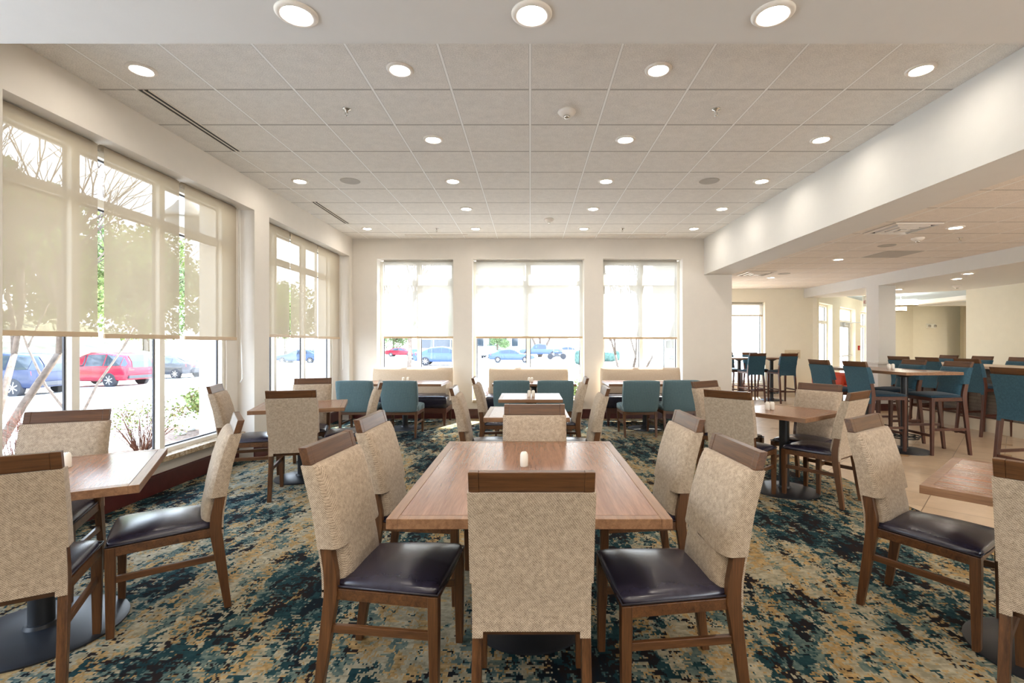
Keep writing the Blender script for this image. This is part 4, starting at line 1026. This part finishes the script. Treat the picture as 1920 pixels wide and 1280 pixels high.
# ---- motorcycle
t = thing('motorcycle', 'dark motorcycle parked across the car park outside the middle window', 'motorcycle', (2.95, 54, gz(2.95, 54)), R(180))
for x in (-.72, .72):
    m = MB(); m.lathe([(.22,-.05),(.30,-.06),(.33,-.03),(.33,.03),(.30,.06),(.22,.05)], 24, (x,0,.33), 'y'); w = m.build('wheel', M['tyre'], t)
    m = MB()
    for k in range(6): m.tube([(x,0,.33),(x+.24*math.cos(k*math.pi/3),0,.33+.24*math.sin(k*math.pi/3))], .012, 4)
    m.build('rim', M['rim'], w)
m = MB(); m.tube([(-.72,0,.33),(-.25,0,.45),(.35,0,.75),(.45,0,.85)], .04, 6); m.tube([(.72,0,.33),(.42,0,.95)], .035, 6); m.build('frame', M['black_metal'], t)
m = MB(); m.puff(UE, UE, lambda u, v, s: (.12+u*.3, v*.13, .80+s*.06+s*.06*edge(u,4)*edge(v,4))); m.build('fuel_tank', M['paint_blue'], t)
m = MB(); m.puff(UE, UE, lambda u, v, s: (-.42+u*.34, v*.14, .76+s*.04+.06*u*u)); m.build('seat', M['tyre'], t)
m = MB(); m.box(-.2,.25,-.17,.17,.32,.68); m.build('engine', M['paint_graphite'], t, .04)
m = MB(); m.tube([(.30,-.38,1.02),(.42,-.1,.98),(.42,.1,.98),(.30,.38,1.02)], .02, 6); m.build('handlebar', M['chrome'], t)

# ---- hedges, bin, poles
def hedge(label, x, y, r, h, seed):
    rnd = random.Random(seed); t = thing('round_hedge', label, 'shrub', (x, y, gz(x, y)), 0, None); m = MB(); n = 20
    m.lathe([(0,0),(r*.85,.05),(r,h*.3),(r*.98,h*.7),(r*.8,h*.93),(r*.4,h),(0,h)], n); m.v = [(a+rnd.uniform(-.05,.05)*r, b+rnd.uniform(-.05,.05)*r, c+rnd.uniform(-.02,.02)*h) for a, b, c in m.v]
    m.build('foliage', M['hedge_green'], t)
hedge('tall clipped hedge at the right of the middle end wall window', 4.05, 39, .5, 1.15, 1)
hedge('wide clipped hedge at the left of the right end wall window', 7.6, 47, .75, .9, 2); hedge('narrow clipped hedge behind the wide one outside the right window', 8.75, 50, .45, 1.0, 3)
hedge('low round hedge outside the middle end wall window, left of the blue car', -3.6, 66, .9, 1.1, 4)
t = thing('recycling_bin', 'pale green bin outside the left end wall window', 'bin', (-13.7, 60, gz(0, 60))); m = MB(); m.hexa([(-.6,-.4,0),(.6,-.4,0),(.6,.4,0),(-.6,.4,0)], [(-.7,-.5,1.0),(.7,-.5,1.0),(.7,.5,1.0),(-.7,.5,1.0)]); m.build('body', M['bin_green'], t, .03); m = MB(); m.box(-.75,.75,-.55,.55,1.0,1.1); m.build('lid', M['bin_green'], t, .03)
def lamp_post(label, x, y, h):
    t = thing('lamp_post', label, 'lamp post', (x, y, gz(x, y)), 0, None); m = MB(); m.tube([(0,0,0),(0,0,h)], [.09,.06], 10); m.build('pole', M['black_metal'], t); m = MB(); m.box(-.5,.2,-.15,.15,h,h+.12); m.build('lamp_head', M['grille_grey'], t, .02)
lamp_post('thin dark lamp post by the green bin outside the left window', -13.1, 58, 7)
for k, (x, y, s, l) in enumerate(((-23, 82, .7, 'green tree above the red car outside the left end wall window'), (-14.5, 84, .75, 'blue-green tree beyond the bin outside the left end wall window'), (-5.2, 78, .62, 'green tree behind the hedge outside the middle end wall window'))):
    o = dup(tr[1], l, (x, y, gz(x, y)), k*2.1, None); o.scale = (s, s, s)
    if 'group' in o: del o['group']

# ---- buildings beyond
t = thing('stepped_building', 'pale stepped building across the car park behind the end wall blinds', 'building', (-8, 104, -.7))
m = MB(); m.box(-16,-6.5,0,14,0,15.2); m.box(-6.5,6.5,-1.5,14,0,18.2); m.box(6.5,16,0,14,0,14.2); m.build('wall', M['stucco'], t)
m = MB(); m.box(-16.3,-6.2,-.3,14,15.2,15.9); m.box(-6.9,6.9,-1.9,14,18.2,19.0); m.box(6.2,16.3,-.3,14,14.2,14.9); m.build('cornice', M['stucco_pale'], t)
for fl in range(4):
    for k in range(5):
        m = MB(); x = -5.4+k*2.4; m.box(x,x+1.2,-1.55,-1.45,1.5+fl*4,3.4+fl*4); m.build('window', M['car_glass'], t)
# wall lanterns on the outside of this building
def lantern(label, x, y, z, side):
    t = thing('wall_lantern', label, 'wall lamp', (x, y, z), 0, 'outdoor dome lanterns')
    m = MB(); m.lathe([(0,.30),(.03,.30),(.05,.18),(.08,.16),(.12,.10),(.235,-.02),(.25,-.06),(.215,-.06),(.10,.06),(0,.08)], 32); m.build('shade', M['grille_grey'], t)
    m = MB(); m.lathe([(.20,-.05),(.20,-.14),(.15,-.26),(.06,-.31),(0,-.32)], 28); m.build('diffuser', M['stucco_pale'], t)
    m = MB(); m.tube([(0,0,.28),(0,0,.42),(side*.15,0,.50),(side*.5,0,.46),(side*.56,0,.46)], .02, 8); m.lathe([(0,side*.54),(.09,side*.54),(.09,side*.58),(0,side*.58)], 20, (0,0,.46), 'x'); m.build('bracket', M['black_metal'], t)
lantern('large dome lantern outside the near side window, seen through the blind', -4.44, 6.28, 3.08, 1)
lantern('dome lantern on the building wing outside the right end wall window', 2.79, 12.75, 3.06, 1)

# ================================================================== LIGHT, SKY, CAMERA
w = bpy.data.worlds.new('Sky'); scene.world = w; w.use_nodes = True; nt = w.node_tree; bg = nt.nodes['Background']
tc = nt.nodes.new('ShaderNodeTexCoord'); sx = nt.nodes.new('ShaderNodeSeparateXYZ'); nt.links.new(tc.outputs['Generated'], sx.inputs[0])
rp = nt.nodes.new('ShaderNodeValToRGB'); nt.links.new(sx.outputs[2], rp.inputs[0]); cr = rp.color_ramp
cr.elements[0].position = 0; cr.elements[0].color = (.94, .97, 1.0, 1); cr.elements[1].position = .75; cr.elements[1].color = (.50, .68, 1.0, 1)
nt.links.new(rp.outputs[0], bg.inputs[0]); bg.inputs[1].default_value = SKY = 2.7
sd = bpy.data.lights.new('Sun', 'SUN'); sd.energy = 7.0; sd.angle = R(.55); sd.color = (1, .95, .86)
so = bpy.data.objects.new('Sun', sd); COL.objects.link(so)
el = R(49); dv = Vector((-.395*math.cos(el), -.919*math.cos(el), -math.sin(el))); so.rotation_euler = dv.to_track_quat('-Z', 'Y').to_euler(); so.location = (10, 30, 30)
def portal(x, y, z, sx_, sy_, rot):
    l = bpy.data.lights.new('Window daylight portal', 'AREA'); l.shape = 'RECTANGLE'; l.size = sx_; l.size_y = sy_; l.cycles.is_portal = True
    o = bpy.data.objects.new('Window daylight portal', l); COL.objects.link(o); o.location = (x, y, z); o.rotation_euler = rot
portal(-3.72, 1.1, 1.68, 2.8, 2.68, (R(90), 0, R(-90))); portal(-3.72, 4.4, 1.68, 2.6, 2.68, (R(90), 0, R(-90))); portal(-3.72, 7.5, 1.68, 2.5, 2.68, (R(90), 0, R(-90)))
for x, ww in ((-2.166, 1.43), (-.035, 2.1), (2.12, 1.5)): portal(x, 9.52, 1.66, ww, 2.65, (R(-90), 0, 0))
portal(5.05, 13.38, 1.43, 2.5, 2.15, (R(-90), 0, 0))
q = AM @ Vector((3.5, .28, 1.3)); portal(q.x, q.y, q.z, 6.8, 2.5, (R(-90), 0, R(45)))

# unseen fill lamps added under the soffit behind the camera
for x in (-1.10, .0075, 1.143):
    for y in (.9, -.5, -1.8):
        l = bpy.data.lights.new('Soffit lamp', 'AREA'); l.shape = 'DISK'; l.size = .13; l.energy = 2.6; l.color = (1, .90, .76)
        o = bpy.data.objects.new('Soffit lamp', l); COL.objects.link(o); o.location = (x, y, 2.962)
for x in (5.33, 8.6):  # unseen lamps added to brighten the bar side
    for y in (3.8, 1.4, -1.0):
        l = bpy.data.lights.new('Bar side lamp', 'AREA'); l.shape = 'DISK'; l.size = .13; l.energy = 7.0; l.color = (1, .90, .76)
        o = bpy.data.objects.new('Bar side lamp', l); COL.objects.link(o); o.location = (x, y, 2.86 if x < 7 else 2.625)
for x, y in ((14.2, 13.2), (15.6, 13.6), (15.9, 15.6)):  # added lamps hidden behind the right wall, fill for the lobby
    l = bpy.data.lights.new('Lobby lamp', 'AREA'); l.shape = 'DISK'; l.size = .14; l.energy = 11.0; l.color = (1, .94, .84)
    o = bpy.data.objects.new('Lobby lamp', l); COL.objects.link(o); o.location = (x, y, 2.72)
portal(6.6, -2.85, 1.4, 5.4, 2.3, (R(90), 0, 0))
cd = bpy.data.cameras.new('Camera'); cd.sensor_width = 36; cd.lens = F/1920*36; cd.shift_x = -(VX-960)/1920; cd.shift_y = (VY-640)/1920; cd.clip_start = .05; cd.clip_end = 500
co = bpy.data.objects.new('Camera', cd); COL.objects.link(co); co.location = (0, 0, EYE); co.rotation_euler = (R(90), 0, 0); scene.camera = co
vs_ = scene.view_settings; vs_.view_transform = 'Standard'; vs_.look = 'None'; vs_.gamma = 1; vs_.exposure = 2.1; vs_.use_curve_mapping = False
cy_ = scene.cycles
cy_.max_bounces = 10; cy_.diffuse_bounces = 6; cy_.glossy_bounces = 4; cy_.transparent_max_bounces = 16; cy_.transmission_bounces = 6
cy_.caustics_reflective = False; cy_.caustics_refractive = False; cy_.sample_clamp_indirect = 6; cy_.use_denoising = True
